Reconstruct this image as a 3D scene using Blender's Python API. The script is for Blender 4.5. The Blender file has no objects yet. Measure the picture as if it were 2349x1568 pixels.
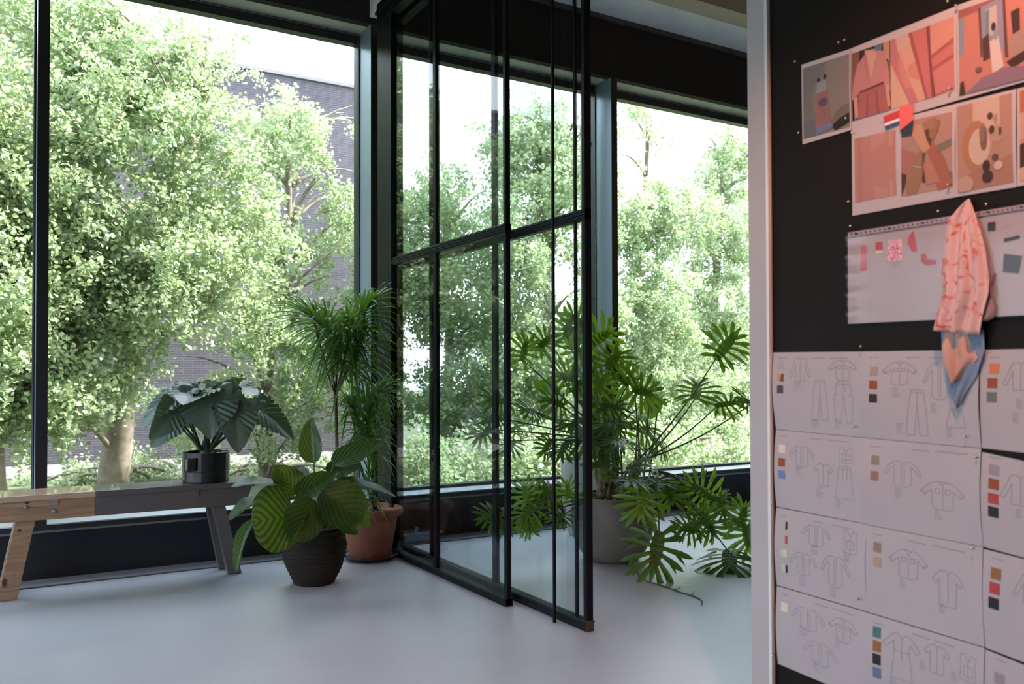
import bpy, math, random
import numpy as np
from mathutils import Vector as V
PI = math.pi
SC = bpy.context.scene
COL = SC.collection

# ------------------------------------------------------------------ camera
FPX, YAW, PITCH, ROLL, CYP, CAMH = 1948.0, .538, .0167, -.003, 831.0, 1.05
_cy, _sy, _cp, _sp, _cr, _sr = (f(a) for a in (YAW, PITCH, ROLL) for f in (math.cos, math.sin))
fwd = V((_sy*_cp, _cy*_cp, _sp)); _rt = V((_cy, -_sy, 0)); _up = _rt.cross(fwd)
cright = _rt*_cr + _up*_sr; cup = -_rt*_sr + _up*_cr
camd = bpy.data.cameras.new('camera'); cam = bpy.data.objects.new('camera', camd); COL.objects.link(cam)
camd.sensor_width = 36; camd.sensor_fit = 'HORIZONTAL'; camd.lens = FPX/2349*36
camd.shift_y = (CYP-784)/2349
camd.clip_start = .02; camd.clip_end = 300
from mathutils import Matrix
cam.matrix_world = Matrix(((cright.x, cup.x, -fwd.x, 0), (cright.y, cup.y, -fwd.y, 0), (cright.z, cup.z, -fwd.z, CAMH), (0, 0, 0, 1)))
camd.dof.use_dof = True; camd.dof.focus_distance = 4.6; camd.dof.aperture_fstop = 4.2
SC.camera = cam

# ------------------------------------------------------------------ light
SC.view_settings.view_transform = 'Standard'; SC.view_settings.look = 'None'
SC.view_settings.gamma = 1; SC.view_settings.use_curve_mapping = False
SC.view_settings.exposure = 0.9
W = bpy.data.worlds.new('World'); SC.world = W; W.use_nodes = True
bg = W.node_tree.nodes['Background']
bg.inputs[0].default_value = (.78, .89, 1, 1); bg.inputs[1].default_value = 3.3
sd = bpy.data.lights.new('sun', 'SUN'); sd.energy = 11; sd.angle = math.radians(3); sd.color = (1, .96, .88)
so = bpy.data.objects.new('sun', sd); COL.objects.link(so)
so.rotation_euler = V((.80, -.10, .85)).to_track_quat('Z', 'Y').to_euler()
try:
    SC.cycles.max_bounces = 10; SC.cycles.transparent_max_bounces = 24; SC.cycles.transmission_bounces = 8
except Exception: pass

# ------------------------------------------------------------------ helpers
def ray(x, y):
    return fwd + cright*((x-1174.5)/FPX) + cup*((CYP-y)/FPX)
def at(x, y, Y):
    d = ray(x, y); t = Y/d.y; return V((d.x*t, Y, CAMH+d.z*t))
def atx(x, y, X):
    d = ray(x, y); t = X/d.x; return V((X, d.y*t, CAMH+d.z*t))
def atz(x, y, z):
    d = ray(x, y); t = (z-CAMH)/d.z; return V((d.x*t, d.y*t, z))
def lin(c):
    if isinstance(c, str):
        c = [int(c[i:i+2], 16)/255 for i in (0, 2, 4)]
        return tuple((v/12.92 if v <= .04045 else ((v+.055)/1.055)**2.4) for v in c)
    return tuple(c)

class MB:
    def __init__(s): s.v = []; s.f = []; s.m = []; s.uv = []; s.c = []; s.sm = False
    def add(s, vs, fs, mi=0, uvs=None, col=None):
        o = len(s.v); s.v.extend([tuple(p) for p in vs])
        s.uv.extend(uvs if uvs else [(0, 0)]*len(vs)); s.c.extend([col or (1, 1, 1)]*len(vs))
        for f in fs: s.f.append(tuple(o+i for i in f)); s.m.append(mi)
        return s
    def box(s, a, b, mi=0, bev=0):
        x0, y0, z0 = (min(a[i], b[i]) for i in range(3)); x1, y1, z1 = (max(a[i], b[i]) for i in range(3))
        vs = [(x0, y0, z0), (x1, y0, z0), (x1, y1, z0), (x0, y1, z0), (x0, y0, z1), (x1, y0, z1), (x1, y1, z1), (x0, y1, z1)]
        return s.add(vs, [(0, 3, 2, 1), (4, 5, 6, 7), (0, 1, 5, 4), (1, 2, 6, 5), (2, 3, 7, 6), (3, 0, 4, 7)], mi)
    def hexa(s, bot, top, mi=0):
        return s.add(list(bot)+list(top), [(3, 2, 1, 0), (4, 5, 6, 7), (0, 1, 5, 4), (1, 2, 6, 5), (2, 3, 7, 6), (3, 0, 4, 7)], mi)
    def lathe(s, c, prof, n=48, mi=0, wob=None):
        vs = []
        for k, (r, z) in enumerate(prof):
            for i in range(n):
                a = 2*PI*i/n; rr = r + (wob(a, z) if wob and r > .001 else 0)
                vs.append((c[0]+rr*math.cos(a), c[1]+rr*math.sin(a), c[2]+z))
        fs = [(k*n+i, k*n+(i+1) % n, (k+1)*n+(i+1) % n, (k+1)*n+i) for k in range(len(prof)-1) for i in range(n)]
        return s.add(vs, fs, mi)
    def tube(s, pts, r, n=8, mi=0, cap=True):
        pts = [V(p) for p in pts]; m = len(pts)
        rs = r if isinstance(r, (list, tuple)) else [r]*m
        vs = []; ref = None
        for i, p in enumerate(pts):
            t = (pts[min(i+1, m-1)]-pts[max(i-1, 0)])
            t = t.normalized() if t.length > 1e-9 else V((0, 0, 1))
            if ref is None: ref = V((0, 0, 1)) if abs(t.z) < .9 else V((1, 0, 0))
            u = t.cross(ref).normalized(); w = u.cross(t); ref = w
            for k in range(n):
                a = 2*PI*k/n; vs.append(p+(u*math.cos(a)+w*math.sin(a))*rs[i])
        fs = [(i*n+k, i*n+(k+1) % n, (i+1)*n+(k+1) % n, (i+1)*n+k) for i in range(m-1) for k in range(n)]
        if cap: fs += [tuple(range(n))[::-1], tuple((m-1)*n+k for k in range(n))]
        return s.add(vs, fs, mi)
    def build(s, name, mats, parent=None, smooth=False, loc=None):
        mats = mats if isinstance(mats, (list, tuple)) else [mats]
        off = V((0, 0, 0))
        if parent is not None: off = worldloc(parent)
        if loc is not None: base = V(loc)
        elif parent is None:
            a = np.array(s.v); base = V((float(a[:, 0].mean()), float(a[:, 1].mean()), float(a[:, 2].min())))
        else: base = off
        me = bpy.data.meshes.new(name)
        me.from_pydata([(p[0]-base.x, p[1]-base.y, p[2]-base.z) for p in s.v], [], s.f)
        for m in mats: me.materials.append(m)
        if len(mats) > 1: me.polygons.foreach_set('material_index', s.m)
        li = np.empty(len(me.loops), dtype=np.int32); me.loops.foreach_get('vertex_index', li)
        uvl = me.uv_layers.new(name='UVMap'); uvl.data.foreach_set('uv', np.array(s.uv, dtype=np.float32)[li].ravel())
        ca = me.color_attributes.new('Col', 'FLOAT_COLOR', 'POINT')
        ca.data.foreach_set('color', np.hstack([np.array(s.c, dtype=np.float32), np.ones((len(s.c), 1), np.float32)]).ravel())
        if smooth: me.polygons.foreach_set('use_smooth', [True]*len(me.polygons))
        me.update()
        o = bpy.data.objects.new(name, me); COL.objects.link(o)
        if parent is not None: o.parent = parent; o.location = base-off
        else: o.location = base
        return o
def worldloc(o):
    p = V(o.location); q = o.parent
    while q is not None: p = p+q.location; q = q.parent
    return p
def tag(o, label=None, cat=None, group=None, kind=None):
    if label: o['label'] = label
    if cat: o['category'] = cat
    if group: o['group'] = group
    if kind: o['kind'] = kind
    return o
def thing(name, loc, label, cat, group=None):
    o = bpy.data.objects.new(name, None); COL.objects.link(o); o.location = loc; o.empty_display_size = .05
    return tag(o, label, cat, group)
def bevel(o, w=.003, seg=2):
    m = o.modifiers.new('bevel', 'BEVEL'); m.width = w; m.segments = seg; m.limit_method = 'ANGLE'; return o
def struct(name, mb, mat, **k):
    return tag(mb.build(name, mat, **k), kind='structure')

# ------------------------------------------------------------------ materials
def nmat(name):
    m = bpy.data.materials.new(name); m.use_nodes = True; nt = m.node_tree
    return m, nt, nt.nodes['Principled BSDF']
def N(nt, t, **k):
    n = nt.nodes.new(t)
    for a, b in k.items(): setattr(n, a, b)
    return n
def pm(name, c, rough=.5, metal=0, c2=None, scale=20, detail=5, stretch=None, bump=0, spec=.5, coat=0, lo=.35, hi=.65):
    m, nt, b = nmat(name); c = lin(c); b.inputs['Base Color'].default_value = (*c, 1)
    b.inputs['Roughness'].default_value = rough; b.inputs['Metallic'].default_value = metal
    b.inputs['Specular IOR Level'].default_value = spec; b.inputs['Coat Weight'].default_value = coat
    if c2 is not None or bump:
        tc = N(nt, 'ShaderNodeTexCoord'); mp = N(nt, 'ShaderNodeMapping'); nz = N(nt, 'ShaderNodeTexNoise')
        nz.inputs['Scale'].default_value = scale; nz.inputs['Detail'].default_value = detail
        if stretch: mp.inputs['Scale'].default_value = stretch
        nt.links.new(tc.outputs['Object'], mp.inputs[0]); nt.links.new(mp.outputs[0], nz.inputs['Vector'])
        if c2 is not None:
            r = N(nt, 'ShaderNodeValToRGB'); r.color_ramp.elements[0].position = lo; r.color_ramp.elements[1].position = hi
            r.color_ramp.elements[0].color = (*c, 1); r.color_ramp.elements[1].color = (*lin(c2), 1)
            nt.links.new(nz.outputs['Fac'], r.inputs[0]); nt.links.new(r.outputs[0], b.inputs['Base Color'])
        if bump:
            bp = N(nt, 'ShaderNodeBump'); bp.inputs['Strength'].default_value = bump; bp.inputs['Distance'].default_value = .01
            nt.links.new(nz.outputs['Fac'], bp.inputs['Height']); nt.links.new(bp.outputs[0], b.inputs['Normal'])
    return m
def glassmat(name, tint=(1, 1, 1), ior=1.5, boost=1.0, rough=0.0):
    m = bpy.data.materials.new(name); m.use_nodes = True; nt = m.node_tree; nt.nodes.clear()
    o = N(nt, 'ShaderNodeOutputMaterial'); mx = N(nt, 'ShaderNodeMixShader'); fr = N(nt, 'ShaderNodeFresnel')
    tr = N(nt, 'ShaderNodeBsdfTransparent'); gl = N(nt, 'ShaderNodeBsdfGlossy')
    # both faces of a pane are modelled, so each face reflects by the outside index
    geo = N(nt, 'ShaderNodeNewGeometry'); mi = N(nt, 'ShaderNodeMix')
    mi.data_type = 'FLOAT'; mi.inputs[2].default_value = ior; mi.inputs[3].default_value = 1/ior*ior*ior
    fr.inputs['IOR'].default_value = ior
    # abs(cos) based schlick: same reflectance from either side
    dp = N(nt, 'ShaderNodeVectorMath', operation='DOT_PRODUCT')
    nt.links.new(geo.outputs['Normal'], dp.inputs[0]); nt.links.new(geo.outputs['Incoming'], dp.inputs[1])
    ab = N(nt, 'ShaderNodeMath', operation='ABSOLUTE'); nt.links.new(dp.outputs['Value'], ab.inputs[0])
    om = N(nt, 'ShaderNodeMath', operation='SUBTRACT'); om.inputs[0].default_value = 1; nt.links.new(ab.outputs[0], om.inputs[1])
    pw = N(nt, 'ShaderNodeMath', operation='POWER'); nt.links.new(om.outputs[0], pw.inputs[0]); pw.inputs[1].default_value = 5
    ml = N(nt, 'ShaderNodeMath', operation='MULTIPLY_ADD'); nt.links.new(pw.outputs[0], ml.inputs[0]); f0 = ((ior-1)/(ior+1))**2*boost
    ml.inputs[1].default_value = 1-f0; ml.inputs[2].default_value = f0
    tr.inputs[0].default_value = (*tint, 1); gl.inputs['Roughness'].default_value = rough
    nt.nodes.remove(mi); nt.nodes.remove(fr)
    nt.links.new(ml.outputs[0], mx.inputs[0]); nt.links.new(tr.outputs[0], mx.inputs[1]); nt.links.new(gl.outputs[0], mx.inputs[2])
    nt.links.new(mx.outputs[0], o.inputs[0]); return m
def leafmat(name, c, c2, trans=(.35, .55, .05), rough=.35, tw=.45, stripes=None, attr=False, scale=8, spec=.5):
    m, nt, b = nmat(name); out = nt.nodes['Material Output']
    b.inputs['Roughness'].default_value = rough; b.inputs['Specular IOR Level'].default_value = spec
    r = N(nt, 'ShaderNodeMix'); r.data_type = 'RGBA'
    r.inputs[6].default_value = (*lin(c), 1); r.inputs[7].default_value = (*lin(c2), 1)
    if attr:
        a = N(nt, 'ShaderNodeAttribute', attribute_name='Col'); sx = N(nt, 'ShaderNodeSeparateColor')
        nt.links.new(a.outputs['Color'], sx.inputs[0]); nt.links.new(sx.outputs[0], r.inputs[0])
    elif stripes:
        uv = N(nt, 'ShaderNodeUVMap'); sp = N(nt, 'ShaderNodeSeparateXYZ'); nt.links.new(uv.outputs[0], sp.inputs[0])
        ab = N(nt, 'ShaderNodeMath', operation='ABSOLUTE'); nt.links.new(sp.outputs[0], ab.inputs[0])
        ma = N(nt, 'ShaderNodeMath', operation='MULTIPLY_ADD'); nt.links.new(ab.outputs[0], ma.inputs[0]); ma.inputs[1].default_value = -.62
        nt.links.new(sp.outputs[1], ma.inputs[2])
        ms = N(nt, 'ShaderNodeMath', operation='MULTIPLY'); nt.links.new(ma.outputs[0], ms.inputs[0]); ms.inputs[1].default_value = stripes*2*PI
        sn = N(nt, 'ShaderNodeMath', operation='SINE'); nt.links.new(ms.outputs[0], sn.inputs[0])
        mr = N(nt, 'ShaderNodeMapRange'); mr.inputs[1].default_value = -1.0; mr.inputs[2].default_value = 1.3
        a = N(nt, 'ShaderNodeAttribute', attribute_name='Col'); sx = N(nt, 'ShaderNodeSeparateColor'); nt.links.new(a.outputs['Color'], sx.inputs[0])
        mm = N(nt, 'ShaderNodeMath', operation='MULTIPLY'); nt.links.new(sx.outputs[0], mm.inputs[1])
        nt.links.new(sn.outputs[0], mr.inputs[0]); nt.links.new(mr.outputs[0], mm.inputs[0]); nt.links.new(mm.outputs[0], r.inputs[0])
    else:
        tc = N(nt, 'ShaderNodeTexCoord'); nz = N(nt, 'ShaderNodeTexNoise'); nz.inputs['Scale'].default_value = scale
        nt.links.new(tc.outputs['Object'], nz.inputs['Vector']); nt.links.new(nz.outputs['Fac'], r.inputs[0])
    nt.links.new(r.outputs[2], b.inputs['Base Color'])
    t = N(nt, 'ShaderNodeBsdfTranslucent'); mx = N(nt, 'ShaderNodeMixShader'); mx.inputs[0].default_value = tw
    tm = N(nt, 'ShaderNodeMix'); tm.data_type = 'RGBA'; tm.blend_type = 'MIX'; tm.inputs[0].default_value = .75
    nt.links.new(r.outputs[2], tm.inputs[6]); tm.inputs[7].default_value = (*trans, 1)
    if stripes:
        mu = N(nt, 'ShaderNodeMix'); mu.data_type = 'RGBA'; mu.inputs[6].default_value = tuple(v*.3 for v in trans)+(1,); mu.inputs[7].default_value = (*trans, 1)
        nt.links.new(mm.outputs[0], mu.inputs[0]); nt.links.new(mu.outputs[2], t.inputs[0])
    else: nt.links.new(tm.outputs[2], t.inputs[0])
    nt.links.new(b.outputs[0], mx.inputs[1]); nt.links.new(t.outputs[0], mx.inputs[2]); nt.links.new(mx.outputs[0], out.inputs[0])
    return m
def attrmat(name, rough=.6, spec=.3):
    m, nt, b = nmat(name); a = N(nt, 'ShaderNodeAttribute', attribute_name='Col')
    nt.links.new(a.outputs['Color'], b.inputs['Base Color']); b.inputs['Roughness'].default_value = rough
    b.inputs['Specular IOR Level'].default_value = spec; return m

M = {}
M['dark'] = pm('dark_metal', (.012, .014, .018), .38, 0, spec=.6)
M['steel'] = pm('black_steel', (.008, .010, .013), .35, .0, c2=(.011, .013, .017), scale=30, spec=.09)
M['fin'] = pm('mullion_metal', (.27, .35, .44), .35, .5)
M['alu'] = pm('frame_aluminium', (.25, .27, .29), .35, .7)
M['silltop'] = pm('sill_metal', (.62, .66, .72), .35, .1)
M['plinth'] = pm('plinth_paint', (.014, .018, .024), .5, 0, spec=.35)
M['fascia'] = pm('dark_fascia', (.022, .022, .023), .7, spec=.2)
M['soffit'] = pm('soffit_metal', (.42, .42, .36), .5, .2, c2=(.5, .5, .45), scale=6)
M['plaster'] = pm('grey_plaster', (.80, .80, .80), .8, c2=(.72, .72, .72), scale=5)
M['beam'] = pm('beam_plaster', (.52, .43, .33), .85, c2=(.46, .38, .29), scale=14, stretch=(6, 1, 1))
M['roomwall'] = pm('room_wall', (.30, .27, .25), .8)
M['pane'] = glassmat('window_glass', (.98, .985, .99), 1.5, .8)
M['ppane'] = glassmat('partition_glass', (.92, .95, .955), 1.5, 1.0)
M['board'] = pm('black_board', (.0075, .0055, .0042), .6, spec=.15)
M['white'] = pm('white_paint', (.40, .365, .365), .5, c2=(.37, .34, .34), scale=3)
M['paper'] = pm('paper', (.40, .355, .365), .75, spec=.2)
M['print'] = attrmat('printed_ink')
M['ink'] = pm('sketch_ink', (.24, .22, .235), .8)
M['pin'] = pm('pin_metal', (.6, .55, .5), .25, .9)
M['film'] = glassmat('clear_film', (.96, .95, .95), 1.4, .5, .12)
M['terra'] = pm('terracotta', (.26, .095, .06), .8, c2=(.21, .08, .05), scale=12, bump=.05)
M['blackplastic'] = pm('black_plastic', (.012, .014, .018), .35)
M['blackpot'] = pm('black_ceramic', (.010, .012, .016), .22, spec=.6)
M['basket'] = pm('charcoal_fibre', (.015, .013, .011), .8, c2=(.03, .025, .02), scale=8, stretch=(1, 1, 12), bump=.4, spec=.2)
M['concretepot'] = pm('grey_stoneware', (.17, .16, .14), .7, c2=(.14, .13, .115), scale=5)
M['whitepot'] = pm('white_stoneware', (.45, .46, .45), .6)
M['soil'] = pm('soil', (.03, .02, .013), .95, c2=(.06, .04, .025), scale=60, bump=.5)
M['bark'] = pm('plant_bark', (.13, .095, .06), .85, c2=(.06, .045, .03), scale=40)
M['scar'] = pm('scarred_bark', (.30, .22, .15), .6, c2=(.045, .028, .018), scale=22)
M['moss'] = pm('moss_pole', (.12, .06, .03), .95, c2=(.2, .10, .05), scale=70, bump=.8)
M['petiole'] = pm('petiole', (.055, .10, .03), .45, c2=(.12, .18, .05), scale=9)
M['dpetiole'] = pm('dark_petiole', (.02, .04, .02), .4)
M['aloc'] = leafmat('alocasia_leaf', (.075, .125, .105), (.12, .18, .15), (.2, .34, .03), .36, .10, scale=10, spec=.7)
M['cala'] = leafmat('calathea_leaf', (.014, .045, .018), (.05, .115, .035), (.34, .52, .02), .38, .34, stripes=6)
M['drac'] = leafmat('dracaena_leaf', (.035, .085, .04), (.08, .18, .045), (.22, .48, .03), .3, .42, attr=True, spec=.6)
M['phil'] = leafmat('philodendron_leaf', (.022, .07, .03), (.15, .27, .02), (.26, .46, .03), .33, .45, attr=True, spec=.6)
M['tree'] = leafmat('tree_leaf', (.17, .24, .105), (.50, .57, .39), (.50, .63, .31), .36, .42, attr=True, spec=.7)
M['treebark'] = pm('tree_bark', (.30, .25, .20), .9, c2=(.16, .13, .10), scale=9)
M['grass'] = pm('grass', (.05, .075, .03), .95, c2=(.10, .12, .06), scale=6)
M['path'] = pm('path', (.15, .145, .15), .9, c2=(.12, .115, .12), scale=12)
# pine and grey paint
def pine():
    m, nt, b = nmat('pine_wood'); tc = N(nt, 'ShaderNodeTexCoord'); mp = N(nt, 'ShaderNodeMapping'); mp.inputs['Scale'].default_value = (2, 30, 30)
    nz = N(nt, 'ShaderNodeTexNoise'); nz.inputs['Scale'].default_value = 2.2; nz.inputs['Detail'].default_value = 6; nz.inputs['Distortion'].default_value = .6
    r = N(nt, 'ShaderNodeValToRGB'); r.color_ramp.elements[0].color = (.24, .125, .065, 1); r.color_ramp.elements[1].color = (.40, .25, .15, 1)
    r.color_ramp.elements[0].position = .3; r.color_ramp.elements[1].position = .7
    nt.links.new(tc.outputs['Object'], mp.inputs[0]); nt.links.new(mp.outputs[0], nz.inputs['Vector']); nt.links.new(nz.outputs['Fac'], r.inputs[0])
    nt.links.new(r.outputs[0], b.inputs['Base Color']); b.inputs['Roughness'].default_value = .5; b.inputs['Coat Weight'].default_value = .6; b.inputs['Coat Roughness'].default_value = .3; return m
M['pine'] = pine()
M['greypaint'] = pm('grey_wood_paint', (.10, .088, .086), .5, c2=(.085, .075, .073), scale=25, stretch=(1, 12, 12), coat=.5)
M['knot'] = pm('wood_knot', (.09, .03, .015), .6)
def floormat():
    m, nt, b = nmat('polished_concrete'); tc = N(nt, 'ShaderNodeTexCoord')
    n1 = N(nt, 'ShaderNodeTexNoise'); n1.inputs['Scale'].default_value = 1.1; n1.inputs['Detail'].default_value = 8; n1.inputs['Roughness'].default_value = .6
    r = N(nt, 'ShaderNodeValToRGB'); r.color_ramp.elements[0].position = .3; r.color_ramp.elements[1].position = .72
    r.color_ramp.elements[0].color = (.37, .40, .465, 1); r.color_ramp.elements[1].color = (.49, .52, .585, 1)
    r2 = N(nt, 'ShaderNodeMapRange'); r2.inputs[3].default_value = .26; r2.inputs[4].default_value = .42
    nt.links.new(tc.outputs['Object'], n1.inputs['Vector']); nt.links.new(n1.outputs['Fac'], r.inputs[0]); nt.links.new(n1.outputs['Fac'], r2.inputs[0])
    nt.links.new(r.outputs[0], b.inputs['Base Color']); nt.links.new(r2.outputs[0], b.inputs['Roughness']); return m
M['floor'] = floormat()
def brickmat():
    m, nt, b = nmat('thin_brick'); tc = N(nt, 'ShaderNodeTexCoord'); mp = N(nt, 'ShaderNodeMapping'); mp.inputs['Rotation'].default_value = (PI/2, 0, 0)
    br = N(nt, 'ShaderNodeTexBrick'); br.inputs['Scale'].default_value = 1.0; br.inputs['Brick Width'].default_value = .30; br.inputs['Row Height'].default_value = .040
    br.inputs['Mortar Size'].default_value = .004; br.inputs['Color1'].default_value = (.070, .062, .076, 1); br.inputs['Color2'].default_value = (.095, .082, .096, 1)
    br.inputs['Mortar'].default_value = (.17, .155, .17, 1); br.inputs['Bias'].default_value = -.2
    nt.links.new(tc.outputs['Object'], mp.inputs[0]); nt.links.new(mp.outputs[0], br.inputs['Vector']); nt.links.new(br.outputs['Color'], b.inputs['Base Color'])
    b.inputs['Roughness'].default_value = .85; return m
M['brick'] = brickmat()

# ------------------------------------------------------------------ room shell
GY, FY, SZ, HZ, CZ = 5.25, 5.05, .29, 3.29, 3.74      # glass plane, fin front, sill, head, fascia top
FINX = [-1.71, .163, 2.005, 3.912, 5.79]
struct('floor', MB().box((-3.6, -4, -.15), (7.8, FY+.25, 0)), M['floor'])
fl = MB().box((-3.6, 4.885, .0), (7.8, 4.905, .004)); struct('trim_1', fl, pm('joint_strip', (.10, .10, .11), .4, .3))
struct('wall_front', MB().box((-3.6, 5.085, 0), (7.8, 5.45, SZ-.045)), M['plinth'])
sl = MB().box((-3.6, FY, SZ-.03), (7.8, 5.45, SZ), 0); sl.box((-3.6, FY-.004, SZ-.032), (7.8, FY, SZ-.006), 1).box((-3.6, FY+.012, SZ-.046), (7.8, 5.12, SZ-.034), 2)
struct('trim_2', sl, [M['silltop'], M['dark'], M['alu']])
fa = MB().box((-3.6, FY, HZ), (7.8, FY+.06, CZ)); struct('wall_front_header', fa, M['fascia'])
sf = MB().box((-3.6, FY+.06, HZ), (7.8, 5.45, HZ+.04)); struct('trim_3', sf, M['soffit'])
struct('wall_upper_front', MB().box((-3.6, FY+.06, HZ+.04), (7.8, 5.45, 4.9)), M['fascia'])
cs = MB().box((-3.6, 4.68, CZ), (7.8, FY+.06, CZ+.06)); struct('ceiling_soffit', cs, M['plaster'])
ck = MB()
ck.box((-3.6, FY-.02, CZ-.035), (7.8, FY, CZ))
for k in range(12): ck.box((2.4+k*.45, FY-.03, CZ-.03), (2.44+k*.45, FY-.018, CZ-.005))
struct('trim_4', ck, pm('fixing_rail', (.06, .055, .06), .6))
struct('trim_5', MB().box((-3.6, 4.5, CZ), (7.8, 4.68, 4.6)), M['beam'])
struct('ceiling', MB().box((-3.6, -4, 4.6), (7.8, 4.5, 4.75)), pm('ceiling_paint', (.30, .28, .26), .9))
struct('wall_back', MB().box((-3.6, -4.15, 0), (7.8, -4, 4.75)), M['roomwall'])
struct('wall_left', MB().box((-3.75, -4.15, 0), (-3.6, 5.45, .3)).box((-3.75, -4.15, 2.3), (-3.6, 5.45, 4.9)).box((-3.75, -4.15, .3), (-3.6, -1.5, 2.3)), M['roomwall'])
wl = bpy.data.objects.new('window_9', None); COL.objects.link(wl); wl.location = (-3.68, 0, .3); tag(wl, kind='structure')  # unseen window added in the left wall to brighten the room
lfm = MB()
for k in range(4): lfm.box((-3.72, -1.5+k*2.2, .3), (-3.62, -1.44+k*2.2, 2.3))
lfm.build('window_frame', M['dark'], wl); MB().box((-3.69, -1.5, .3), (-3.67, 5.2, 2.3)).build('window_pane', M['pane'], wl)
struct('wall_right', MB().box((7.8, -4.15, 0), (7.95, 5.45, 4.9)), M['roomwall'])
# windows: a fin, a frame and a pane per bay
for i, x in enumerate(FINX):
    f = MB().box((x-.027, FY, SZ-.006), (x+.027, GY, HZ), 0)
    f.box((x-.0275, FY-.003, SZ-.006), (x+.0275, FY, HZ), 1).box((x-.0275, GY, SZ), (x+.0275, GY+.09, HZ), 1)  # front cap coloured dark to stand in for shade on the room side
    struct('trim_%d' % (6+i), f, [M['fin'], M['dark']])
bays = [(-3.6, FINX[0])] + list(zip(FINX[:-1], FINX[1:])) + [(FINX[-1], 7.8)]
for i, (a, b) in enumerate(bays):
    a2, b2 = a+.0275, b-.0275
    w = bpy.data.objects.new('window_%d' % (i+1), None); COL.objects.link(w); w.location = ((a2+b2)/2, GY+.04, SZ); tag(w, kind='structure')
    fr = MB(); t = .035
    fr.box((a2, GY, HZ-.065), (b2, GY+.07, HZ)).box((a2, GY, SZ), (b2, GY+.07, SZ+.02))
    fr.box((a2, GY, SZ+.02), (a2+.008, GY+.07, HZ-.065)).box((b2-.012, GY, SZ+.02), (b2, GY+.07, HZ-.065))
    fr.build('window_frame', M['dark'], w)
    g = MB().box((a2+.004, GY-.006, HZ-.012), (b2-.004, GY, HZ-.006)).box((b2-.010, GY-.006, SZ+.02), (b2-.006, GY, HZ-.02))
    g.build('glazing_bead', M['alu'], w)
    if i == 3:   # folded opening light against the third fin
        s = MB()
        for q in (.075, .105, .135): s.box((b2-q-.010, GY-.03, SZ+.02), (b2-q+.008, GY-.004, HZ-.07))
        s.build('opening_light', M['alu'], w)
        h = MB().box((b2-.15, GY-.045, 2.80), (b2-.06, GY-.03, 2.83)).box((b2-.15, GY-.045, 1.62), (b2-.06, GY-.03, 1.65))
        h.build('hinge', M['alu'], w)
    p = MB().box((a2+.006, GY+.03, SZ+.018), (b2-.010, GY+.054, HZ-.063)); p.build('window_pane', M['pane'], w)
# bulkhead over the partition
struct('wall_bulkhead', MB().box((1.97, 2.5, 3.33), (2.11, FY, 4.6)), M['plaster'])

# ------------------------------------------------------------------ glazed partition (X = 2)
def yat(px, X=2.0, y=900): return atx(px, y, X).y
LAST = [None]
def panel(name, label, X, w, stiles, y0, y1, z0, z1, rail, mat, bz, cap=None, splits=None):
    r = thing(name, (X, (y0+y1)/2, 0), label, 'glass partition')
    def seg(n, mb):
        o = mb.build(n, mat, r); bevel(o, .0015, 1); return o
    seg('bottom_rail', MB().box((X-w/2, y0, 0), (X+w/2, y1, bz)).box((X-w/2-.006, y0, bz-.008), (X+w/2+.006, y1, bz-.002)))
    seg('top_rail', MB().box((X-w/2-.008, y0, z1-.03), (X+w/2+.008, y1, z1+.10)).box((X-w/2-.02, y0, z1+.03), (X-w/2-.008, y1, z1+.05)))
    mr = MB().box((X-w*.42, y0, rail-.022), (X+w*.42, y1, rail+.022))
    for dz in (-.014, -.002, .012): mr.box((X-w*.42-.004, y0, rail+dz-.0025), (X-w*.42, y1, rail+dz+.0025))
    seg('middle_rail', mr)
    for (a, b, xa, xb) in stiles:
        LAST[0] = seg('stile', MB().box((X+xa, a, .0), (X+xb, b, z1)))
    ys = sorted([(a, b) for a, b, *_ in stiles])
    edges = []
    for k in range(len(ys)-1):
        if ys[k+1][0]-ys[k][1] > .05: edges.append((ys[k][1], ys[k+1][0]))
    for (a, b) in edges:
        for (c, d) in ((bz, rail-.022), (rail+.022, z1-.03)):
            MB().box((X-.003, a, c), (X+.003, b, d)).build('glass_pane', M['ppane'], r)
    return r
PX = 1.985; QX = 2.075
def sti(xl, xr, X, d, y=500, off=0):
    a = atx(xl, y, X+off-d/2).y; b = atx(xr, y, X+off+d/2).y
    return (min(b, a-.012), a, off-d/2, off+d/2)
panA = panel('glass_partition_panel', 'black steel framed glass panel nearest the window, standing on the concrete floor', PX, .04,
      [(yat(905, PX), 4.90, -.022, .022), sti(993, 1009, PX, .026), sti(1154, 1171, PX, .026)],
      sti(1154, 1171, PX, .026)[0], 4.90, 0, 3.25, 1.735, M['steel'], .036)
ep = sti(1334, 1357, QX, .034)
panB = panel('glass_partition_panel', 'black steel framed glass panel that ends in the thick free post, beside the large grey pot', QX, .04,
      [sti(906, 925, QX, .024), sti(984, 996, QX, .02), sti(1127, 1144, QX, .02), sti(1264, 1273, QX, .012, off=-.055), sti(1315, 1325, QX, .012), ep],
      ep[0], 4.90, 0, 3.25, 1.725, M['steel'], .042)
# worn foot of the end post
e = ep[0]
MB().box((QX-.019, e-.002, .0), (QX+.019, ep[1]+.002, .045)).build('post_foot', pm('worn_steel', (.10, .075, .055), .5, .3), LAST[0])
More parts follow.
